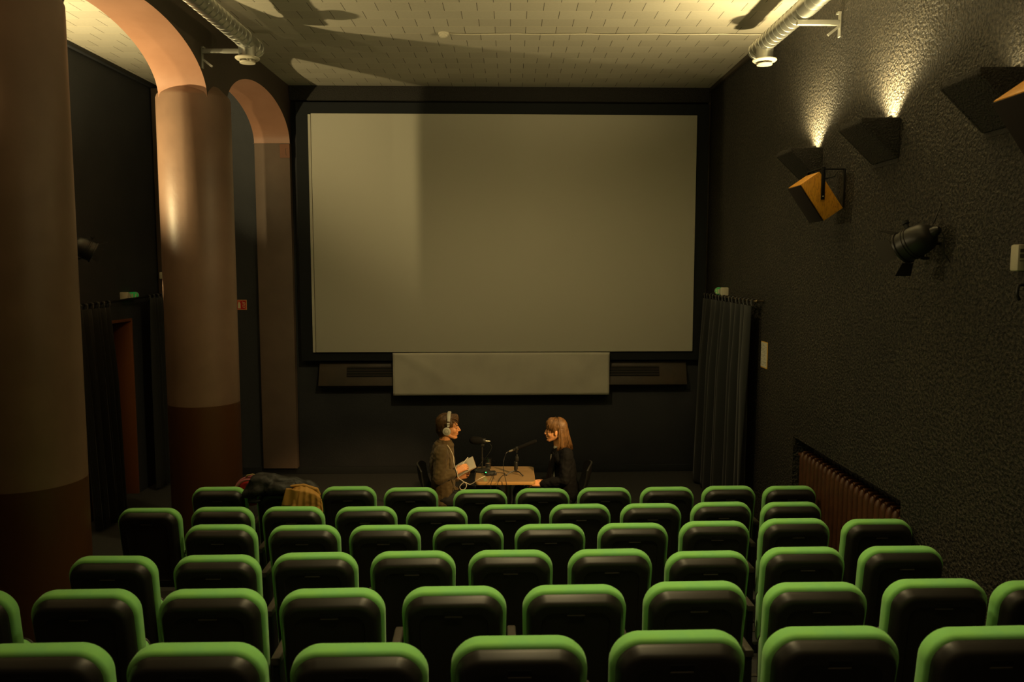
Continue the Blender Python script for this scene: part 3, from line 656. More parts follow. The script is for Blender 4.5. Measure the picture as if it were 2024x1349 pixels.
def seat():
    t = thing('cinema_seat', (0, 0, 0), '', 'cinema seat')
    H = .962
    # y = 0 is the joint between shell (behind, -y) and upholstery (+y)
    def ring(ins, y, base=(.214, .218, .34, H-.018), r=(.05, .085), arch=.010):
        wb, wt, z0, z1 = base
        return [lean((x, y, z)) for x, z in rrect(wb-ins, wt-ins, z0+ins, z1-ins, max(.01, r[0]-ins*.6), max(.012, r[1]-ins*.6), arch=arch)]
    m = MB(); m.loft([ring(.004, 0), ring(0, -.004), ring(.001, -.012), ring(.004, -.020), ring(.014, -.038), ring(.020, -.045), ring(.028, -.049), ring(.036, -.050), ring(.066, -.049), ring(.069, -.043), ring(.074, -.041), ring(.12, -.041), ring(.19, -.041)])
    m.build('back_shell', M['black_plastic'], t, smooth=40)
    G = (.224, .234, .36, H-.003)
    g = lambda ins, y: [lean((x, y, z)) for x, z in rrect(G[0]-ins, G[1]-ins, G[2]+ins, G[3]-ins, max(.012, .06-ins*.6), max(.015, .098-ins*.6), arch=.010)]
    m = MB(); m.loft([g(.012, -.002), g(.003, .004), g(0, .012), g(0, .044), g(.006, .060), g(.02, .072), g(.05, .080), g(.12, .088)])
    m.build('backrest_cushion', M['green'], t, smooth=60)
    zc = H-.018-.055
    c = lean((0, -.0495, zc)); u = Vector((.040, 0, 0)); n_ = (lean((0, 0, 1))-lean((0, 0, 0))); b_ = lean((0, 1, 0))-lean((0, 0, 0))
    m = MB(); m.obox(c, u, n_*.0125, b_*.0015); m.build('slot', M['slot_black'], t)
    c = lean((0, -.0495, zc-.0155)); m = MB(); m.obox(c, u*.98, n_*.0025, b_*.004); m.build('slot_lip', M['arm'], t)
    # folded up seat
    def sr(ins, y, tb=math.radians(14)):
        out = []
        for x, z in rrect(.185-ins, .180-ins, .36+ins, .64-ins, .05, .06):
            dz = z-.42; out.append(Vector((x, .115+y*math.cos(tb)+dz*math.sin(tb)*.35, .42+dz)))
        return out
    m = MB(); m.loft([sr(.02, 0), sr(.004, .012), sr(0, .03), sr(.004, .05), sr(.02, .06)]); m.build('seat_cushion', M['green'], t, smooth=60)
    m = MB(); m.loft([sr(.01, .060), sr(.006, .07), sr(.03, .085)]); m.build('seat_shell', M['black_plastic'], t, smooth=60)
    # armrest on the right hand side of each seat, with its pedestal
    m = MB(); m.loft([[(.263+a*.021, y, z) for a, z in ((-1, .60-dz), (1, .60-dz), (1, .628-dz), (.8, .634-dz), (-.8, .634-dz), (-1, .628-dz))] for y, dz in ((-.03, .0), (.02, .0), (.25, .0), (.29, .006))])
    m.build('armrest', M['arm'], t, bevel=.003)
    m = MB(); m.loft([[(.263+a*.014, b, z) for a, b in ((-1, -.02), (1, -.02), (1, w_), (-1, w_))] for z, w_ in ((.0, .20), (.05, .10), (.40, .12), (.60, .22))]); m.box(.245, .281, -.05, .24, 0, .012)
    m.build('pedestal', M['dark_metal'], t, bevel=.003)
    m = MB(); m.box(-.235, .255, .02, .06, .32, .37); m.build('cross_bar', M['dark_metal'], t)
    return t
def dup(root, no_arm=False):
    r = root.copy(); C.objects.link(r)
    for ch in root.children:
        if no_arm and ch.name.split('.')[0] in ('armrest', 'pedestal'): continue
        c = ch.copy(); C.objects.link(c); c.parent = r
    return r
proto = seat(); first = [True]
SEATS = [
 [(432, 963), (560, 975), (688, 962), (812, 964), (948, 970), (1072, 966), (1195, 964), (1319, 963), (1442, 961), (1562, 961)],
 [(293, 1005), (437, 1003), (578, 1002), (723, 1002), (863, 1003), (1007, 998), (1147, 997), (1287, 996), (1427, 993), (1565, 993)],
 [(433, 1038), (600, 1039), (760, 1039), (925, 1038), (1088, 1037), (1252, 1035), (1413, 1031), (1573, 1026), (1738, 1027)],
 [(218, 1101), (425, 1099), (621, 1094), (815, 1091), (1010, 1089), (1207, 1087), (1400, 1091), (1588, 1083), (1785, 1081)],
 [(-85, 1170), (165, 1168), (415, 1167), (655, 1166), (898, 1162), (1135, 1159), (1376, 1152), (1615, 1154), (1855, 1147), (2093, 1150)],
 [(70, 1277), (385, 1276), (705, 1277), (1026, 1262), (1340, 1251), (1648, 1243), (1962, 1243)]]
ORD = ['first', 'second', 'third', 'fourth', 'fifth', 'sixth', 'seventh', 'eighth', 'ninth', 'tenth']
RN = ['front row by the table', 'second row from the front', 'third row from the front', 'fourth row from the front', 'second nearest row', 'nearest row, cut by photo bottom']
special = {(0, 1): 'green and black cinema seat of the front row under the black and mustard coats', (0, 0): 'green and black cinema seat of the front row, left of the heaped coats',
           (0, 9): 'green and black cinema seat of the front row, in front of the radiator', (1, 0): 'green and black cinema seat standing alone between the two columns, left end of second row',
           (2, 8): 'green and black cinema seat at the right end of the third row, by the radiator', (4, 0): 'green and black cinema seat cut off by the left edge, second nearest row',
           (4, 9): 'green and black cinema seat cut off by the right edge, second nearest row', (3, 0): 'green and black cinema seat, left end of the fourth row, by the big column'}
rs = random.Random(5)
for r, row in enumerate(SEATS):
    zs_, pts = [], []
    for px, py in row:
        v = ray(px, py); k = (ROWY[r]+.02)/(v.y-SL*v.x); pts.append(CAM+v*k)
    for i, p in enumerate(pts):
        s_ = proto if first[0] else dup(proto, p.x > 2.3); first[0] = False
        p.x = min(p.x, 2.45)
        if not (r == 0 and i == 1): dzz = p.z-.972-ROWZ[r]
        else: dzz = 0
        dzz = max(-.03, min(.03, dzz))
        s_.location = (p.x, ROWY[r]+SL*p.x-.0+.085, ROWZ[r])
        s_.rotation_euler = (-dzz*.0, rs.uniform(-.004, .004), math.atan(SL)+rs.uniform(-.012, .012))
        s_.scale = (1, 1, 1+dzz/.972)
        s_['label'] = special.get((r, i), 'green and black seat, %s from left, %s' % (ORD[i], RN[r]))
        s_['category'] = 'cinema seat'; s_['group'] = 'green cinema seats seen from behind'

# ------------------------------------------------------------------ table with the microphones
TX0, TX1, TY0, TY1, TZ = -.355, .245, 7.70, 8.31, .74
t = thing('cafe_table', ((TX0+TX1)/2, (TY0+TY1)/2, 0), 'small square wooden table with rounded corners between the two people', 'table')
def rr_xy(x0, x1, y0, y1, r, z, n=6):
    pts = []
    for cx, cy, a0 in ((x1-r, y1-r, 0), (x0+r, y1-r, PI/2), (x0+r, y0+r, PI), (x1-r, y0+r, 1.5*PI)):
        for k in range(n+1): a = a0+PI/2*k/n; pts.append((cx+r*math.cos(a), cy+r*math.sin(a), z))
    return pts
m = MB(); m.loft([rr_xy(TX0, TX1, TY0, TY1, .05, TZ-.034), rr_xy(TX0, TX1, TY0, TY1, .05, TZ-.002)]); m.build('table_edge', M['table_edge'], t, bevel=.003)
m = MB(); m.loft([rr_xy(TX0+.003, TX1-.003, TY0+.003, TY1-.003, .048, TZ-.002), rr_xy(TX0+.003, TX1-.003, TY0+.003, TY1-.003, .048, TZ)]); m.build('tabletop', M['wood_table'], t, smooth=False)
m = MB(); m.tube([(-.02, 8.0, .03), (-.02, 8.0, TZ-.034)], .028, 16); m.lathe((-.02, 8.0, TZ-.05), (0, 0, 1), [(.12, 0), (.12, .016)], 20); m.build('pedestal', M['steel'], t)
m = MB(); m.box(-.06, -.045, 7.955, 7.97, .05, TZ-.034); m.build('wood_strip', M['table_edge'], t)
m = MB(); m.lathe((-.02, 8.0, 0), (0, 0, 1), [(.22, 0), (.22, .012), (.05, .035), (.03, .05)], 28); m.build('foot', M['dark_metal'], t)

def onT(px, py):     # point on the table top seen at a pixel
    v = ray(px, py); k = (TZ-CAM.z)/v.z; return CAM+v*k
# microphone on a round base
b = onT(953, 932); b.x = max(b.x, TX0+.03); b.z = TZ
t = thing('desk_microphone', b, 'short thick foam covered microphone on a round base, left side of the table', 'microphone')
m = MB(); m.lathe(b, (0, 0, 1), [(.083, 0), (.083, .012), (.075, .018), (.012, .02)], 32); m.build('base', M['matte_black2'], t, smooth=40)
hp = at(950.5, 872, b.y); hz = hp.z
m = MB(); m.tube([b+Vector((0, 0, .018)), (b.x, b.y, hz-.03)], .0085, 12); m.tube([(b.x, b.y, TZ+.12), (b.x, b.y, TZ+.145)], .013, 12); m.build('pole', M['matte_black2'], t)
ax = Vector((-1, 0, .06)).normalized(); c0 = Vector((b.x+.012, b.y, hz))
m = MB(); m.lathe(c0, ax, [(.018, -.005), (.030, .01), (.037, .03), (.041, .06), (.040, .10), (.032, .128), (.016, .142), (.004, .145)], 24); m.build('foam_windscreen', M['foam'], t, smooth=True)
m = MB(); m.lathe(c0, -ax, [(.026, -.005), (.027, .02), (.024, .026)], 20); m.box(c0.x-.02, c0.x+.012, c0.y-.03, c0.y+.03, hz-.05, hz-.028); m.build('body', M['matte_black2'], t, bevel=.002)
m = MB(); m.lathe(c0-ax*.026, -ax, [(.010, 0), (.010, .022), (.007, .03), (.003, .048)], 14); m.build('connector', M['silver'], t)
# shotgun microphone on a small tripod
hub = onT(1019, 938); hub.z = TZ
t = thing('shotgun_microphone', hub, 'long thin black microphone on a small tripod, right side of the table', 'microphone')
for px, py in ((1001, 941), (1033.5, 942), (1019, 931)):
    e = onT(px, py) if py > 935 else hub+Vector((.01, .09, 0)); e.z = TZ+.006
    m = MB(); m.tube([hub+Vector((0, 0, .04)), (hub+e)/2+Vector((0, 0, .03)), e], [.007, .0055, .005], 8); m.ell(e, (.008, .008, .006)); m.build('tripod_leg', M['matte_black2'], t)
top = at(1022, 893, hub.y)
m = MB(); m.tube([hub+Vector((0, 0, .03)), hub+Vector((0, 0, .06))], .014, 12); m.tube([hub+Vector((.004, 0, .05)), hub+Vector((.004, 0, .13))], .020, 16); m.tube([hub+Vector((.004, 0, .12)), (top.x, top.y, top.z-.03)], .009, 10)
m.obox((top.x, top.y, top.z-.075), (.016, 0, 0), (0, .012, 0), (0, 0, .022)); m.build('stand', M['matte_black2'], t, bevel=.003)
r0, f0 = at(1006.5, 893, hub.y), at(1062, 871, hub.y); d = (f0-r0).normalized(); L = (f0-r0).length
m = MB(); m.lathe(r0, d, [(.008, 0), (.009, .012), (.0095, .04), (.0095, .042)], 14); m.build('connector', M['silver'], t)
m = MB(); m.lathe(r0+d*.04, d, [(.011, 0), (.012, .005), (.012, .05)], 16); m.build('body', M['matte_black2'], t)
m = MB(); m.lathe(r0+d*.088, d, [(.012, 0), (.019, .004), (.019, L-.11), (.016, L-.098), (.004, L-.092)], 18); m.build('foam_windscreen', M['foam'], t, smooth=50)
m = MB(); cc = r0+d*.075; m.lathe(cc, d, [(.016, 0), (.020, .003), (.020, .022), (.016, .025)], 16); m.tube([cc+d*.01, cc+d*.01+Vector((-.006, 0, -.045))], .010, 8); m.build('clip', M['matte_black2'], t)
# glass of water
g = onT(962.5, 927); g.z = TZ; g = Vector((-.235+.0, 8.22, TZ))
t = thing('water_glass', g, 'clear glass half full of water behind the left microphone', 'glass')
m = MB(); m.lathe(g, (0, 0, 1), [(.026, 0), (.028, .004), (.035, .105), (.033, .105), (.0255, .008), (.001, .007)], 28); m.build('tumbler', M['glass'], t, smooth=50)
m = MB(); m.lathe(g, (0, 0, 1), [(.001, .0085), (.0252, .0085), (.0292, .055), (.001, .055)], 28); m.build('water', M['water'], t, smooth=50)
# recorder with a green light
c = onT(969, 939); c.z = TZ
t = thing('audio_recorder', c, 'small black audio box with a green light on the table front', 'recorder')
R = Matrix.Rotation(.25, 3, 'Z')
m = MB(); m.obox(c+Vector((0, 0, .016)), R@Vector((.058, 0, 0)), R@Vector((0, .045, 0)), (0, 0, .015)); m.build('case', M['matte_black2'], t, bevel=.004)
m = MB()
for k in range(3): m.lathe(c+R@Vector((-.035+.035*k, -.045, .017)), R@Vector((0, -1, 0)), [(.009, 0), (.009, .006), (.006, .007)], 12)
m.build('knob', M['matte_black'], t).name = 'knobs'
m = MB(); m.ell(c+R@Vector((-.050, -.02, .032)), (.006, .006, .004)); m.build('indicator_light', M['led'], t, smooth=True)
light('POINT', 'indicator_glow', c+R@Vector((-.055, -.01, .055)), .012, color=(.1, 1, .2), size=.01)
rc = c
def cable(pts, r, m_, label, sub=6):
    P_ = [Vector(p) for p in pts]; out = []
    for i in range(len(P_)-1):
        p0, p1, p2, p3 = P_[max(i-1, 0)], P_[i], P_[i+1], P_[min(i+2, len(P_)-1)]
        for k in range(sub):
            u = k/sub; out.append(.5*((2*p1)+(-p0+p2)*u+(2*p0-5*p1+4*p2-p3)*u*u+(-p0+3*p1-3*p2+p3)*u**3))
    out.append(P_[-1]); mm = MB(); mm.tube(out, r, 7)
    return tag(mm.build('cable', m_, smooth=True), label, 'cable')
cable([r0, at(1000, 897, hub.y-.02), at(995, 915, hub.y-.05), at(995.5, 930, 7.78), at(997, 938, 7.68), at(1000, 952, 7.66), at(1002, 962, 7.66)], .0035, M['matte_black2'], 'black cable hanging from the long thin microphone over the table edge')
cable([rc+R@Vector((.06, .01, .015)), onT(990, 936)+Vector((0, 0, .006)), onT(999, 939)+Vector((0, 0, .006)), onT(992, 943)+Vector((0, 0, .006)), at(985, 953, 7.67), at(981, 968, 7.67)], .003, M['matte_black2'], 'black cable from the right side of the audio box over the table edge')
cable([at(968, 877.5, b.y), at(972, 885, b.y-.01), at(964, 900, b.y-.02), at(950, 917, b.y-.04), at(941, 930, 7.80), at(938.5, 945, 7.74), at(940, 965, 7.72)], .002, M['matte_black2'], 'thin dark cable from the thick foam microphone down beside the table')
cable([rc+R@Vector((.03, -.055, .015)), at(972, 951, 7.66), at(970, 960, 7.66), at(971, 972, 7.66)], .003, M['matte_black2'], 'short black cable hanging below the front of the audio box')

# ------------------------------------------------------------------ people
YM = 7.96
def hand(mb, wrist, d, palm_n, side, curl=.5, length=.165, splay=.0, thumb=True):
    """palm and five fingers; d: pointing direction, palm_n: direction the palm faces, side: direction of the thumb"""
    d = Vector(d).normalized(); pn = Vector(palm_n); pn = (pn-d*pn.dot(d)).normalized(); sd = d.cross(pn); sd = sd if sd.dot(Vector(side)) > 0 else -sd
    w = Vector(wrist); k0 = w+d*.085
    for s_ in (-.026, -.009, .009, .026): mb.cone(w+sd*s_*.6, k0+sd*s_, .017, .0135, 8)
    for i, (s_, L_, r_) in enumerate(((.030, .068, .0085), (.010, .076, .009), (-.010, .070, .0085), (-.029, .054, .0075))):
        p = k0+sd*s_; a = curl*(.6+.12*i); dirn = d; q = p
        for j, f in enumerate((.45, .32, .23)):
            dirn = (dirn*math.cos(a)+pn*math.sin(a)).normalized(); e = q+dirn*L_*f; mb.cone(q, e, r_*(1-.1*j), r_*(.92-.1*j), 8); q = e
            dn = dirn; pn_ = (pn-dn*pn.dot(dn)).normalized(); a = curl*.8; pn = pn if j < 0 else pn
    if thumb:
        p = w+d*.02+sd*.024; e = p+(d*.55+sd*.6+Vector(palm_n)*.45).normalized()*.042; mb.cone(p, e, .014, .0115, 8)
        e2 = e+(d*.8+sd*.05+Vector(palm_n)*.6).normalized()*.034; mb.cone(e, e2, .011, .009, 8)
def head(mb, c, F, S_=1.0, female=False):
    """c: centre between the ears, F: +1 faces +X, -1 faces -X"""
    P_ = lambda x, y, z: Vector((c.x+F*x*S_, c.y+y*S_, c.z+z*S_)); k = S_
    mb.ell(P_(-.016, 0, .040), (.098*k, .076*k, .088*k)); mb.ell(P_(.030, 0, -.012), (.062*k, .060*k, .085*k)); mb.ell(P_(.046, 0, .040), (.044*k, .058*k, .050*k))
    for s_ in (-1, 1):
        mb.cone(P_(-.018, s_*.052, -.045), P_(.058, s_*.014, -.092), .024*k, .018*k); mb.ell(P_(.055, s_*.036, -.022), (.026*k, .022*k, .028*k))
        mb.cone(P_(.081, s_*.012, .028), P_(.066, s_*.042, .026), .010*k, .010*k)
        mb.ell(P_(-.008, s_*.074, -.008), (.017*k, .007*k, .029*k)); mb.ell(P_(.070, s_*.030, .008), (.014*k, .016*k, .012*k))
    mb.ell(P_(.070, 0, -.092), (.018*k, .018*k, .015*k)); mb.ell(P_(.062, 0, -.055), (.026*k, .032*k, .036*k))
    nl = .118 if not female else .110
    mb.cone(P_(.084, 0, .022), P_(nl-.010, 0, -.018), .0085*k, .0105*k); mb.ell(P_(nl-.008, 0, -.022), (.012*k, .012*k, .010*k)); mb.ell(P_(.094, 0, -.028), (.014*k, .017*k, .008*k))
    mb.cone(P_(.086, -.014, -.047), P_(.086, .014, -.047), .0085*k, .0085*k); mb.cone(P_(.083, -.012, -.062), P_(.083, .012, -.062), .0085*k, .0085*k)
    return P_
def face_bits(P_, k, parent, skin, female=False):
    for s_ in (-1, 1):
        m = MB(); m.ell(P_(.077, s_*.030, .006), (.0085*k, .012*k, .006*k)); m.build('eye', M['eye'], parent, smooth=True)
        m = MB(); m.tube([P_(.090, s_*.014, .026), P_(.087, s_*.030, .031), P_(.074, s_*.046, .027)], [.003*k, .004*k, .002*k], 6); m.build('eyebrow', M['brow'], parent, smooth=True)
    m = MB(); m.tube([P_(.088, -.017, -.052), P_(.0945, 0, -.050), P_(.088, .017, -.052)], [.002, .0045*k, .002], 8); m.tube([P_(.085, -.015, -.061), P_(.0915, 0, -.061), P_(.085, .015, -.061)], [.002, .0048*k, .002], 8); m.build('lips', M['lips'], parent, smooth=True)

# ---- man with headphones
hc = at(886.5, 846.5, YM)       # between the ears
sh_n, sh_f = at(871, 896, YM-.17), at(876, 898, YM+.17)
el_n, el_f = at(866, 949, YM-.24), at(890, 944, YM+.22)
wr_n = at(899.5, 935, YM-.15); hd = at(918, 922, YM-.08)
wr_f = at(905, 944, YM+.08)
pel = at(877, 981, YM); pel.z = .53; neck = at(877.5, 873, YM)
kn_n, kn_f = Vector((-.18, YM-.12, .51)), Vector((-.16, YM+.14, .51))
an_n, an_f = Vector((-.22, YM-.13, .09)), Vector((-.13, YM+.16, .09))
person = thing('person', (pel.x, YM, 0), 'person in an olive shirt and grey headphones writing in a notebook, seated left', 'person')
m = MB(); P_ = head(m, hc, 1, 1.03)
m.cone(hc+Vector((-.025, 0, -.045)), neck+Vector((.006, 0, -.02)), .052, .056); m.cone(neck, neck+Vector((-.01, 0, -.06)), .058, .08)
m.chain([neck+Vector((0, 0, -.09)), (neck+pel)/2+Vector((-.01, 0, .04)), pel+Vector((0, 0, .12)), pel], [.09, .10, .095, .10])
for a, b_, c_, w_ in ((sh_n, el_n, wr_n, 0), (sh_f, el_f, wr_f, 0)):
    m.chain([neck+Vector((0, 0, -.08)), a, b_, c_], [.06, .048, .036, .024])
for k_, a_, s_ in ((kn_n, an_n, -1), (kn_f, an_f, 1)):
    m.chain([pel+Vector((.02, s_*.09, 0)), k_, a_, a_+Vector((.15, 0, -.045))], [.075, .052, .038, .03])
hand(m, wr_n+Vector((.012, .003, .008)), (.78, .22, .42), (.25, .8, -.5), (.3, .2, .9), .75)
hand(m, wr_f, (.85, -.1, .25), (-.1, -.7, .6), (0, .3, 1), .5)
m.build('body', M['skin'], person, remesh=.0042, smooth_it=2)
face_bits(P_, 1.03, person, M['skin'])
# shirt
m = MB()
m.chain([neck+Vector((-.008, 0, -.075)), (neck+pel)/2+Vector((-.018, 0, .06)), pel+Vector((-.005, 0, .14)), pel+Vector((-.005, 0, -.01))], [.112, .128, .118, .128])
for s_ in (-1, 1):
    m.chain([neck+Vector((-.01, s_*.05, -.085)), neck+Vector((-.012, s_*.13, -.105))], [.085, .082])
    m.chain([(neck+pel)/2+Vector((-.02, s_*.06, .08)), pel+Vector((0, s_*.07, .02))], [.118, .115])
for a, b_, c_, q in ((sh_n, el_n, wr_n, -1), (sh_f, el_f, wr_f, 1)):
    cf = b_+(c_-b_)*.80
    m.chain([a+Vector((0, 0, 0)), a+(b_-a)*.55, b_, cf], [.078, .065, .057, .046]); m.cone(b_+(c_-b_)*.62, cf, .049, .050)
m.ell(pel+Vector((.07, 0, .0)), (.13, .17, .09)); m.ell(pel+Vector((-.01, 0, -.05)), (.135, .19, .09))
m.cone(neck+Vector((-.012, 0, -.062)), neck+Vector((-.008, 0, -.035)), .075, .062)
fold = lambda amp, sc, off: (lambda co, n: co+n*amp*(noise.noise(Vector((co.x*sc, co.y*sc, co.z*sc*.6+off)))+.5*noise.noise(Vector((co.x*sc*2.1, co.y*sc*2.1, co.z*sc*2.6+off)))))
m.build('shirt', M['olive'], person, remesh=.006, smooth_it=3, warp=fold(.011, 13, 3))
m = MB(); nb = neck+Vector((-.004, 0, -.028))
ring = lambda r, rx, z, tz: [nb+Vector((rx*math.cos(2*PI*k/24), r*math.sin(2*PI*k/24), z+tz*math.cos(2*PI*k/24))) for k in range(24)]
m.loft([ring(.072, .066, -.02, -.025), ring(.064, .060, .026, -.022), ring(.068, .064, .027, -.022), ring(.086, .080, -.012, -.03), ring(.084, .078, -.020, -.03)]); m.build('collar', M['olive'], person, smooth=60)
# trousers and shoes
m = MB()
for k_, a_, s_ in ((kn_n, an_n, -1), (kn_f, an_f, 1)):
    m.chain([pel+Vector((.0, s_*.085, -.01)), k_, a_+Vector((0, 0, .02))], [.095, .072, .055])
m.ell(pel+Vector((-.01, 0, -.02)), (.12, .17, .09)); m.build('trousers', M['dark_cloth'], person, remesh=.007, smooth_it=2, warp=fold(.008, 12, 9))
for a_ in (an_n, an_f):
    m = MB(); m.cone(a_+Vector((-.02, 0, -.045)), a_+Vector((.15, 0, -.055)), .045, .034); m.cone(a_+Vector((0, 0, 0)), a_+Vector((.02, 0, -.05)), .05, .045); m.build('shoe', M['shoe'], person, remesh=.006, smooth_it=2)
# hair
def strands(m, n, fn, r0, r1, seg=7):
    for i in range(n):
        pts = fn(); L_ = len(pts); m.tube(pts, [r0+(r1-r0)*k/(L_-1) for k in range(L_)], 5)
rh = random.Random(4); k = 1.03
m = MB(); m.ell(P_(-.026, 0, .054), (.102*k, .086*k, .092*k)); m.ell(P_(.028, 0, .098), (.066*k, .060*k, .034*k)); m.ell(P_(-.062, 0, -.020), (.056*k, .070*k, .075*k))
for s_ in (-1, 1): m.ell(P_(.012, s_*.066, .055), (.040*k, .022*k, .046*k)); m.cone(P_(.010, s_*.070, .02), P_(.006, s_*.071, -.008), .010, .006)
m.build('hair', M['hair_m'], person, remesh=.0045, smooth_it=2, warp=lambda co, n: co+n*.006*noise.noise(Vector((co.x*30, co.y*60, co.z*22))))
m = MB()
def fn():
    y = rh.uniform(-.075, .075); th0 = rh.uniform(.15, 1.3); s = rh.choice((-1, 1, 1)); out = []
    if rh.random() < .42:      # swept forward over the brow
        x0 = rh.uniform(-.02, .05)
        for q in range(7):
            u = q/6; out.append(P_(x0+(.098-x0)*u+.012*math.sin(u*PI), y*(1-.15*u), .145*math.sqrt(max(0, 1-(y/.09)**2))*(1-.30*u*u)-.01+.010*math.sin(u*PI)))
    else:                      # down the side and back
        a = rh.uniform(-.35, 1.05)*PI/2; sy = rh.choice((-1, 1))
        for q in range(7):
            u = q/6; el = PI/2*(1-u*1.28); rr = math.cos(el) if el > 0 else 1.0-.06*u
            zz = .056+.094*math.sin(el) if el > 0 else .056-.16*(-el)/(.28*PI/2)*.62
            bx = -math.sin(a+.25*u)*rr*.104; by = sy*math.cos(a+.25*u)*rr*.0875
            if bx > -.004 and zz < .03: zz = .03
            out.append(P_(-.024+bx, by, zz))
    return out
strands(m, 230, fn, .0042, .0016); m.build('hair_strands', M['hair_m'], person, smooth=True)
# watch on the near wrist
dW = (wr_n-el_n).normalized(); wc = wr_n+dW*.006
m = MB(); m.lathe(wc-dW*.011, dW, [(.030, 0), (.031, .004), (.031, .018), (.030, .022)], 20); u, v, _ = basis(dW); nn = Vector((.1, -1, .15)).normalized(); m.lathe(wc+nn*.026, nn, [(.019, 0), (.019, .009), (.016, .011)], 20)
m.build('watch', M['matte_black2'], person, smooth=40)
# headphones
t = thing('headphones', hc+Vector((-.004, 0, 0)), 'silver grey headphones worn by the person on the left', 'headphones')
ec = P_(-.010, -.090, -.012)
for s_ in (-1, 1):
    c = P_(-.008, s_*.082, -.014); nY = Vector((-.05, s_, 0)).normalized()
    m = MB(); m.lathe(c, nY, [(.030, -.004), (.037, .0), (.038, .014), (.034, .018)], 28); m.build('ear_cushion', M['phones_dark'], t)
    m = MB(); m.lathe(c, nY, [(.034, .016), (.040, .020), (.042, .030), (.038, .040), (.030, .044), (.022, .0445), (.021, .043), (.019, .0445), (.004, .046)], 32); m.build('ear_cup', M['phones'], t, smooth=40)
    m = MB(); m.lathe(c, nY, [(.0235, .0440), (.0235, .0452), (.0205, .0452), (.0205, .0440)], 28, caps=False); m.build('cup_ring', M['phones_dark'], t)
    m = MB()
    for za, zb_, wv_ in ((.030, .052, .012), (.056, .070, .014)):
        m.obox(P_(.006, s_*.104, (za+zb_)/2), (wv_, 0, 0), (0, .006, 0), (.001, -s_*.003, (zb_-za)/2))
    m.build('hinge', M['phones'], t, bevel=.003)
m = MB(); rings = []
for q in range(25):
    a = -PI/2*.78+PI*.78*q/24; r = .106; wv_ = .017 if abs(a) < 1.0 else .014
    cx, cy, cz = .012-.002, r*math.sin(a)*.985, .045+.112*math.cos(a)-.0
    n_ = Vector((0, math.sin(a), math.cos(a)))
    c = P_(cx, cy, cz); rings.append([c+Vector((wv_, 0, 0))+n_*.005, c+Vector((wv_*.6, 0, 0))+n_*.008, c-Vector((wv_*.6, 0, 0))+n_*.008, c-Vector((wv_, 0, 0))+n_*.005, c-Vector((wv_, 0, 0))-n_*.004, c+Vector((wv_, 0, 0))-n_*.004])
m.loft(rings); m.build('headband', M['phones'], t, smooth=50)
# notebook held open
nbk = [at(905, 943, YM-.12), at(941, 923, YM-.12), at(934, 902, YM+.10), at(900, 921, YM+.10)]
cN = sum(nbk, Vector())/4; nrm = (nbk[1]-nbk[0]).cross(nbk[3]-nbk[0]).normalized()
t = thing('notebook', cN, 'open pale notebook held by the person with headphones', 'notebook')
m = MB(); m.prism([p-nrm*.008 for p in nbk], -nrm*.003); m.build('cover', M['cover'], t, bevel=.001)
m = MB()
def pg(u, v):
    p = (nbk[0]*(1-u)+nbk[1]*u)*(1-v)+(nbk[3]*(1-u)+nbk[2]*u)*v; return p+nrm*(.004*math.sin(abs(2*u-1)**.6*PI)-.002)
m.sheet(lambda u, v: pg(.01+.98*u, .01+.98*v), 20, 4, .0055); m.build('pages', M['page'], t, smooth=30)
hp_ = wr_n+Vector((.085, .03, .055))
m = MB(); q0, q1 = at(917, 913, YM-.02), at(925, 904.5, YM+.02); m.tube([at(914, 918, YM-.06), q1], .0045, 8); tag(m.build('pen', M['phones']), 'pale pen in the hand of the person with headphones', 'pen')
# pale headphone cable
cable([at(884, 880, YM-.13), at(890, 889, YM-.14), at(896, 903, YM-.15), at(897, 915, YM-.17), at(900, 925, YM-.17), at(903, 934, YM-.19), at(906, 945, YM-.19), at(914, 951, YM-.20), at(922, 958, YM-.20), at(919, 967, YM-.20), at(911, 968, YM-.20), at(909, 962, YM-.20), at(918, 954, YM-.20), at(930, 958, YM-.21), at(946, 948, YM-.24), at(959, 941.5, YM-.2)], .0042, M['cable_white'], 'pale headphone cable looping from the shirt collar to the audio box')

# ---- woman
YW = 7.98
hc = at(1097, 853, YW)
sh_n, sh_f = at(1119, 899, YW-.155), at(1113, 901, YW+.155)
el_n, el_f = at(1116, 951, YW-.20), at(1108, 950, YW+.19)
wr_n, wr_f = at(1070, 957.5, YW-.10), at(1070, 951, YW+.07)
pel = at(1120, 983, YW); pel.z = .53; neck = at(1105, 882, YW)
kn_n, kn_f = Vector((.10, YW-.13, .52)), Vector((.09, YW+.10, .53))
an_n, an_f = Vector((.02, YW-.14, .09)), Vector((.14, YW+.12, .09))
person = thing('person', (pel.x, YW, 0), 'person with long light brown hair in a black blazer and jeans, seated right', 'person')
m = MB(); P_ = head(m, hc, -1, .97, True)
m.cone(hc+Vector((.022, 0, -.045)), neck+Vector((-.004, 0, -.02)), .046, .047); m.cone(neck, neck+Vector((.01, 0, -.06)), .05, .07)
m.chain([neck+Vector((.01, 0, -.09)), (neck+pel)/2+Vector((.0, 0, .04)), pel+Vector((0, 0, .12)), pel], [.08, .088, .082, .095])
for a, b_, c_ in ((sh_n, el_n, wr_n), (sh_f, el_f, wr_f)): m.chain([neck+Vector((.01, 0, -.08)), a, b_, c_], [.055, .042, .032, .021])
for k_, a_, s_ in ((kn_n, an_n, -1), (kn_f, an_f, 1)): m.chain([pel+Vector((-.02, s_*.08, 0)), k_, a_, a_+Vector((-.14, 0, -.045))], [.072, .05, .035, .028])
hand(m, wr_n, (-.95, .25, .02), (0, .55, -.8), (0, 1, .3), .55); hand(m, wr_f, (-.9, -.35, .05), (0, -.3, -.9), (0, -1, .3), .45)
m.build('body', M['skin2'], person, remesh=.0042, smooth_it=2)
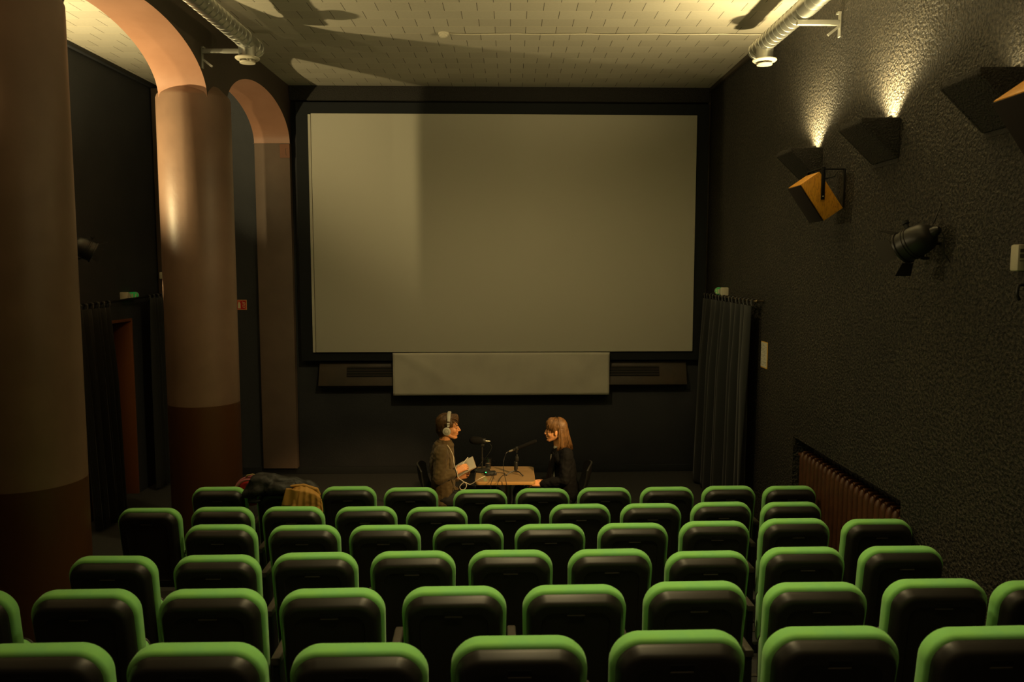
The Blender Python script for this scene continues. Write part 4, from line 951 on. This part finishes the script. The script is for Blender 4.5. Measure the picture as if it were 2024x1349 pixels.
face_bits(P_, .97, person, M['skin2'])
m = MB()
m.chain([neck+Vector((.014, 0, -.085)), (neck+pel)/2+Vector((.012, 0, .06)), pel+Vector((0, 0, .12)), pel+Vector((.01, 0, -.03))], [.098, .112, .112, .13])
for s_ in (-1, 1): m.chain([neck+Vector((.012, s_*.05, -.09)), neck+Vector((.014, s_*.115, -.11))], [.075, .07]); m.chain([(neck+pel)/2+Vector((.012, s_*.05, .06)), pel+Vector((.01, s_*.06, .0))], [.105, .115])
for a, b_, c_ in ((sh_n, el_n, wr_n), (sh_f, el_f, wr_f)):
    cf = b_+(c_-b_)*.90; m.chain([a, a+(b_-a)*.55, b_, cf], [.070, .060, .054, .042])
m.build('blazer', M['blazer'], person, remesh=.006, smooth_it=3, warp=fold(.010, 13, 5))
m = MB(); bl = at(1086, 905, YW)
m.chain([neck+Vector((-.030, 0, -.055)), at(1099, 905, YW), at(1096, 932, YW), at(1092, 948, YW)], [.040, .060, .064, .064]); m.cone(neck+Vector((-.004, 0, -.05)), neck+Vector((-.006, 0, -.02)), .062, .053)
m.build('blouse', M['shirt_white'], person, remesh=.006, smooth_it=2, warp=fold(.006, 20, 1))
m = MB()
for s_ in (-1, 1):   # blazer fronts over the blouse
    m.sheet(lambda u, v: (lambda e: Vector((e.x+.002*math.sin(9*u), YW+s_*(.020+.05*(1-v)*0+.085*u), e.z)))(at(1093-10*(1-v)+8*u*u-(3 if v < .5 else 6*(1-v)), 893+60*(1-v), YW)), 8, 14, .008*s_)
m.build('lapel', M['blazer'], person, smooth=True).name = 'lapels'
m = MB()
for k_, a_, s_ in ((kn_n, an_n, -1), (kn_f, an_f, 1)): m.chain([pel+Vector((0, s_*.08, -.01)), k_, a_+Vector((0, 0, .03))], [.095, .072, .05])
m.ell(pel+Vector((.01, 0, -.02)), (.12, .17, .09)); m.build('jeans', M['jeans'], person, remesh=.007, smooth_it=2, warp=fold(.007, 13, 2))
for a_ in (an_n, an_f):
    m = MB(); m.cone(a_+Vector((.02, 0, -.045)), a_+Vector((-.14, 0, -.057)), .042, .032); m.cone(a_, a_+Vector((-.02, 0, -.05)), .045, .04); m.build('shoe', M['shoe'], person, remesh=.006, smooth_it=2)
k = .97
m = MB(); m.ell(P_(-.030, 0, .056), (.100*k, .087*k, .090*k)); m.ell(P_(.042, 0, .088), (.056*k, .066*k, .044*k)); m.cone(P_(-.070, 0, .02), P_(-.085, 0, -.12), .070*k, .060*k)
for s_ in (-1, 1):
    m.ell(P_(.026, s_*.054, .062), (.050*k, .030*k, .050*k)); m.ell(P_(.008, s_*.066, .036), (.026*k, .018*k, .034*k))
    m.chain([P_(-.055, s_*.055, .03), P_(-.062, s_*.068, -.06), P_(-.068, s_*.078, -.14), P_(-.075, s_*.07, -.17)], [.040*k, .034*k, .028*k, .016*k])
m.build('hair', M['hair_w'], person, remesh=.0045, smooth_it=2, warp=lambda co, n: co+n*.005*noise.noise(Vector((co.x*50, co.y*50, co.z*12))))
m = MB(); rw = random.Random(9)
def fw():
    out = []; y = rw.uniform(-.07, .07)
    q_ = rw.random()
    if q_ < .06:               # side locks over the temple, ending before the ear
        sy = rw.choice((-1, -1, 1)); x1 = rw.uniform(.008, .045); z1 = rw.uniform(-.004, .03)-.3*abs(x1-.03)*0
        for q in range(8):
            u = q/7; el = PI/2*(1-u); out.append(P_(-.01+(x1+.01)*math.sin(u*PI/2)**1.3, sy*(.086-.25*max(0, x1-.02))*math.sin(min(1, u*1.5)*PI/2), z1+(.147-z1)*math.cos(u*PI/2)**.9))
    elif q_ < .42:             # fringe
        x0 = rw.uniform(-.0, .04)
        for q in range(8):
            u = q/7; zt = .148*math.sqrt(max(.05, 1-(y/.095)**2)); out.append(P_(x0+(.094-x0)*math.sin(u*PI/2)-.006*abs(y)/.07, y, zt-.004-(zt-.042)*u**2.2))
    else:                      # long, down to the shoulders, swinging back
        a = rw.uniform(.06, 1.0)*PI/2; sy = rw.choice((-1, -1, 1)); ln = rw.uniform(.15, .20); fl = rw.uniform(.0, .03)
        for q in range(12):
            u = q/11
            if u < .45:
                el = PI/2*(1-u/.45); rr = math.cos(el); zz = .052+.097*math.sin(el)
            else:
                w_ = (u-.45)/.55; rr = 1+.06*math.sin(w_*2.6); zz = .052-(.052+ln)*w_
            w_ = max(0, (u-.45)/.55)
            out.append(P_(-.030-math.sin(a)*rr*.100-.028*w_*math.sin(a)-fl*w_*w_+.036*w_*(1-math.sin(a)), sy*math.cos(a)*rr*.0905, zz))
    return out
strands(m, 420, fw, .0042, .0018); m.build('hair_strands', M['hair_w'], person, smooth=True)

# chairs of the two people
def side_chair(x, y, F, label, pxs):
    t = thing('plastic_chair', (x, y, 0), label, 'chair', 'black chairs at the table')
    m = MB(); m.sheet(lambda u, v: (x+F*(.22-.42*v)*1.0, y-.20+.40*u, .445-.03*math.sin(v*PI)-.02*math.sin(u*PI)), 10, 10, .014); m.build('seat', M['matte_black2'], t, smooth=30)
    m = MB(); m.sheet(lambda u, v: (x-F*(.19+.13*v+.03*math.sin(v*PI)-.06*(2*u-1)**2), y-(.19-.01*v)+(.38-.02*v)*u, .47+.40*v-.05*(2*u-1)**4*v), 12, 12, .016); m.build('backrest', M['matte_black2'], t, smooth=30)
    for sx in (-1, 1):
        for sy in (-1, 1):
            m = MB(); m.tube([(x+sx*.16, y+sy*.16, .425), (x+sx*.22, y+sy*.20, .0)], .011, 8); m.build('leg', M['dark_metal'], t)
    m = MB()
    for sy in (-1, 1): m.tube([(x-F*.12, y+sy*.17, .42), (x-F*.23, y+sy*.17, .46), (x-F*.28, y+sy*.16, .62)], .010, 8)
    m.build('back_frame', M['dark_metal'], t)
side_chair(-.62, YM, 1, 'black plastic chair under the person with headphones', 0)
side_chair(.515, YW, -1, 'black plastic chair under the person in the blazer', 0)
m = MB(); q = at(1130.5, 973, YW-.14); m.box(q.x-.018, q.x+.018, q.y-.004, q.y+.004, q.z-.012, q.z+.012); tag(m.build('garment_tag', M['white_box']), 'tiny pale label at the hem of the black blazer', 'label')

# ------------------------------------------------------------------ coats on the front row seat
YC = 6.60
def pp(px, py, dy=0): return at(px, py, YC+dy)
m = MB()
m.chain([pp(492, 975), pp(507, 955), pp(535, 950, .02), pp(565, 957, .04), pp(595, 957, .05), pp(618, 965, .05), pp(630, 975, .04)], [.05, .065, .068, .062, .05, .045, .03])
m.chain([pp(496, 985, -.03), pp(512, 968, -.04), pp(530, 955, -.03)], [.032, .04, .045]); m.chain([pp(492, 992, -.04), pp(513, 990, -.05)], [.016, .012])
m.chain([pp(535, 968, -.05), pp(560, 966, -.05), pp(578, 962, -.03)], [.045, .050, .04]); m.chain([pp(500, 945, .03), pp(520, 939, .05), pp(541, 938, .06)], [.02, .024, .02]); m.chain([pp(536, 936, .04), pp(548, 941, .04)], [.012, .015])
m.chain([pp(520, 962, .09), pp(600, 970, .12)], [.09, .08])
def wj(co, n):
    a = noise.noise(Vector((co.x*11, co.y*11, co.z*16)))+.6*noise.ridged_multi_fractal(Vector((co.x*7+3, co.y*7, co.z*9)), 1, 2, 3, 1, 2)*.35
    return co+n*.020*(a-.2)
tag(m.build('black_jacket', M['jacket'], remesh=.006, smooth_it=3, warp=wj), 'crumpled black jacket heaped over a front row seat left of the mustard coat', 'jacket')
def wm(u, v):
    px = 560+75*u; g = 1-v
    top = 958+4*abs(2*u-.9)**2*4
    py = top+(1012-top)*g; px = px+(-3+6*u)*g*1.2-6*(1-g)*(u-.5)
    f = .018*math.sin(u*13+g*2.5+1.5*math.sin(u*5))+.009*math.sin(u*41+3*g+1)+.008*noise.noise(Vector((u*8, v*6, 0)))
    p = pp(px, py, -.10-.03*g+.09*max(0, v-.75)*4*.5); return p+Vector((0, -f*(.35+.65*g), 0))
m = MB(); m.sheet(wm, 60, 26, .010)
m.sheet(lambda u, v: pp(566+30*u-10*(1-v), 966+34*(1-v)+4*u, -.135+.02*u)+Vector((0, -.008*math.sin(u*8+v*3), 0)), 14, 12, .006)
m.chain([pp(575, 962, -.06), pp(600, 960, -.06), pp(626, 968, -.05), pp(632, 978, -.05)], [.012, .015, .016, .010])
tag(m.build('mustard_coat', M['mustard'], smooth=True), 'mustard yellow coat draped over the right side of a front row seat', 'coat')
t = thing('backpack', pp(492, 985, .17), 'pink and red bag behind the black jacket, left end of the front row', 'bag')
c0 = pp(496, 962, .20)
m = MB(); m.ell(c0+Vector((.0, 0, -.05)), (.115, .07, .125)); m.build('bag_body', M['bag_red'], t, smooth=True, warp=lambda co, n: co+n*.006*noise.noise(co*14))
m = MB()
for rr, oy in ((.122, -.06), (.132, -.02), (.126, .03)): m.tube([c0+Vector((rr*math.cos(a), oy, -.05+rr*1.02*math.sin(a))) for a in [PI*q/16 for q in range(17)]], .012, 8)
m.build('bag_piping', M['pink'], t, smooth=True)
m = MB(); m.tube([c0+Vector((-.03, -.03, .085)), c0+Vector((-.02, -.03, .105)), c0+Vector((.03, -.03, .115)), c0+Vector((.07, -.03, .105)), c0+Vector((.085, -.03, .075))], .007, 8); m.build('bag_handle', M['bag_strap'], t, smooth=True)
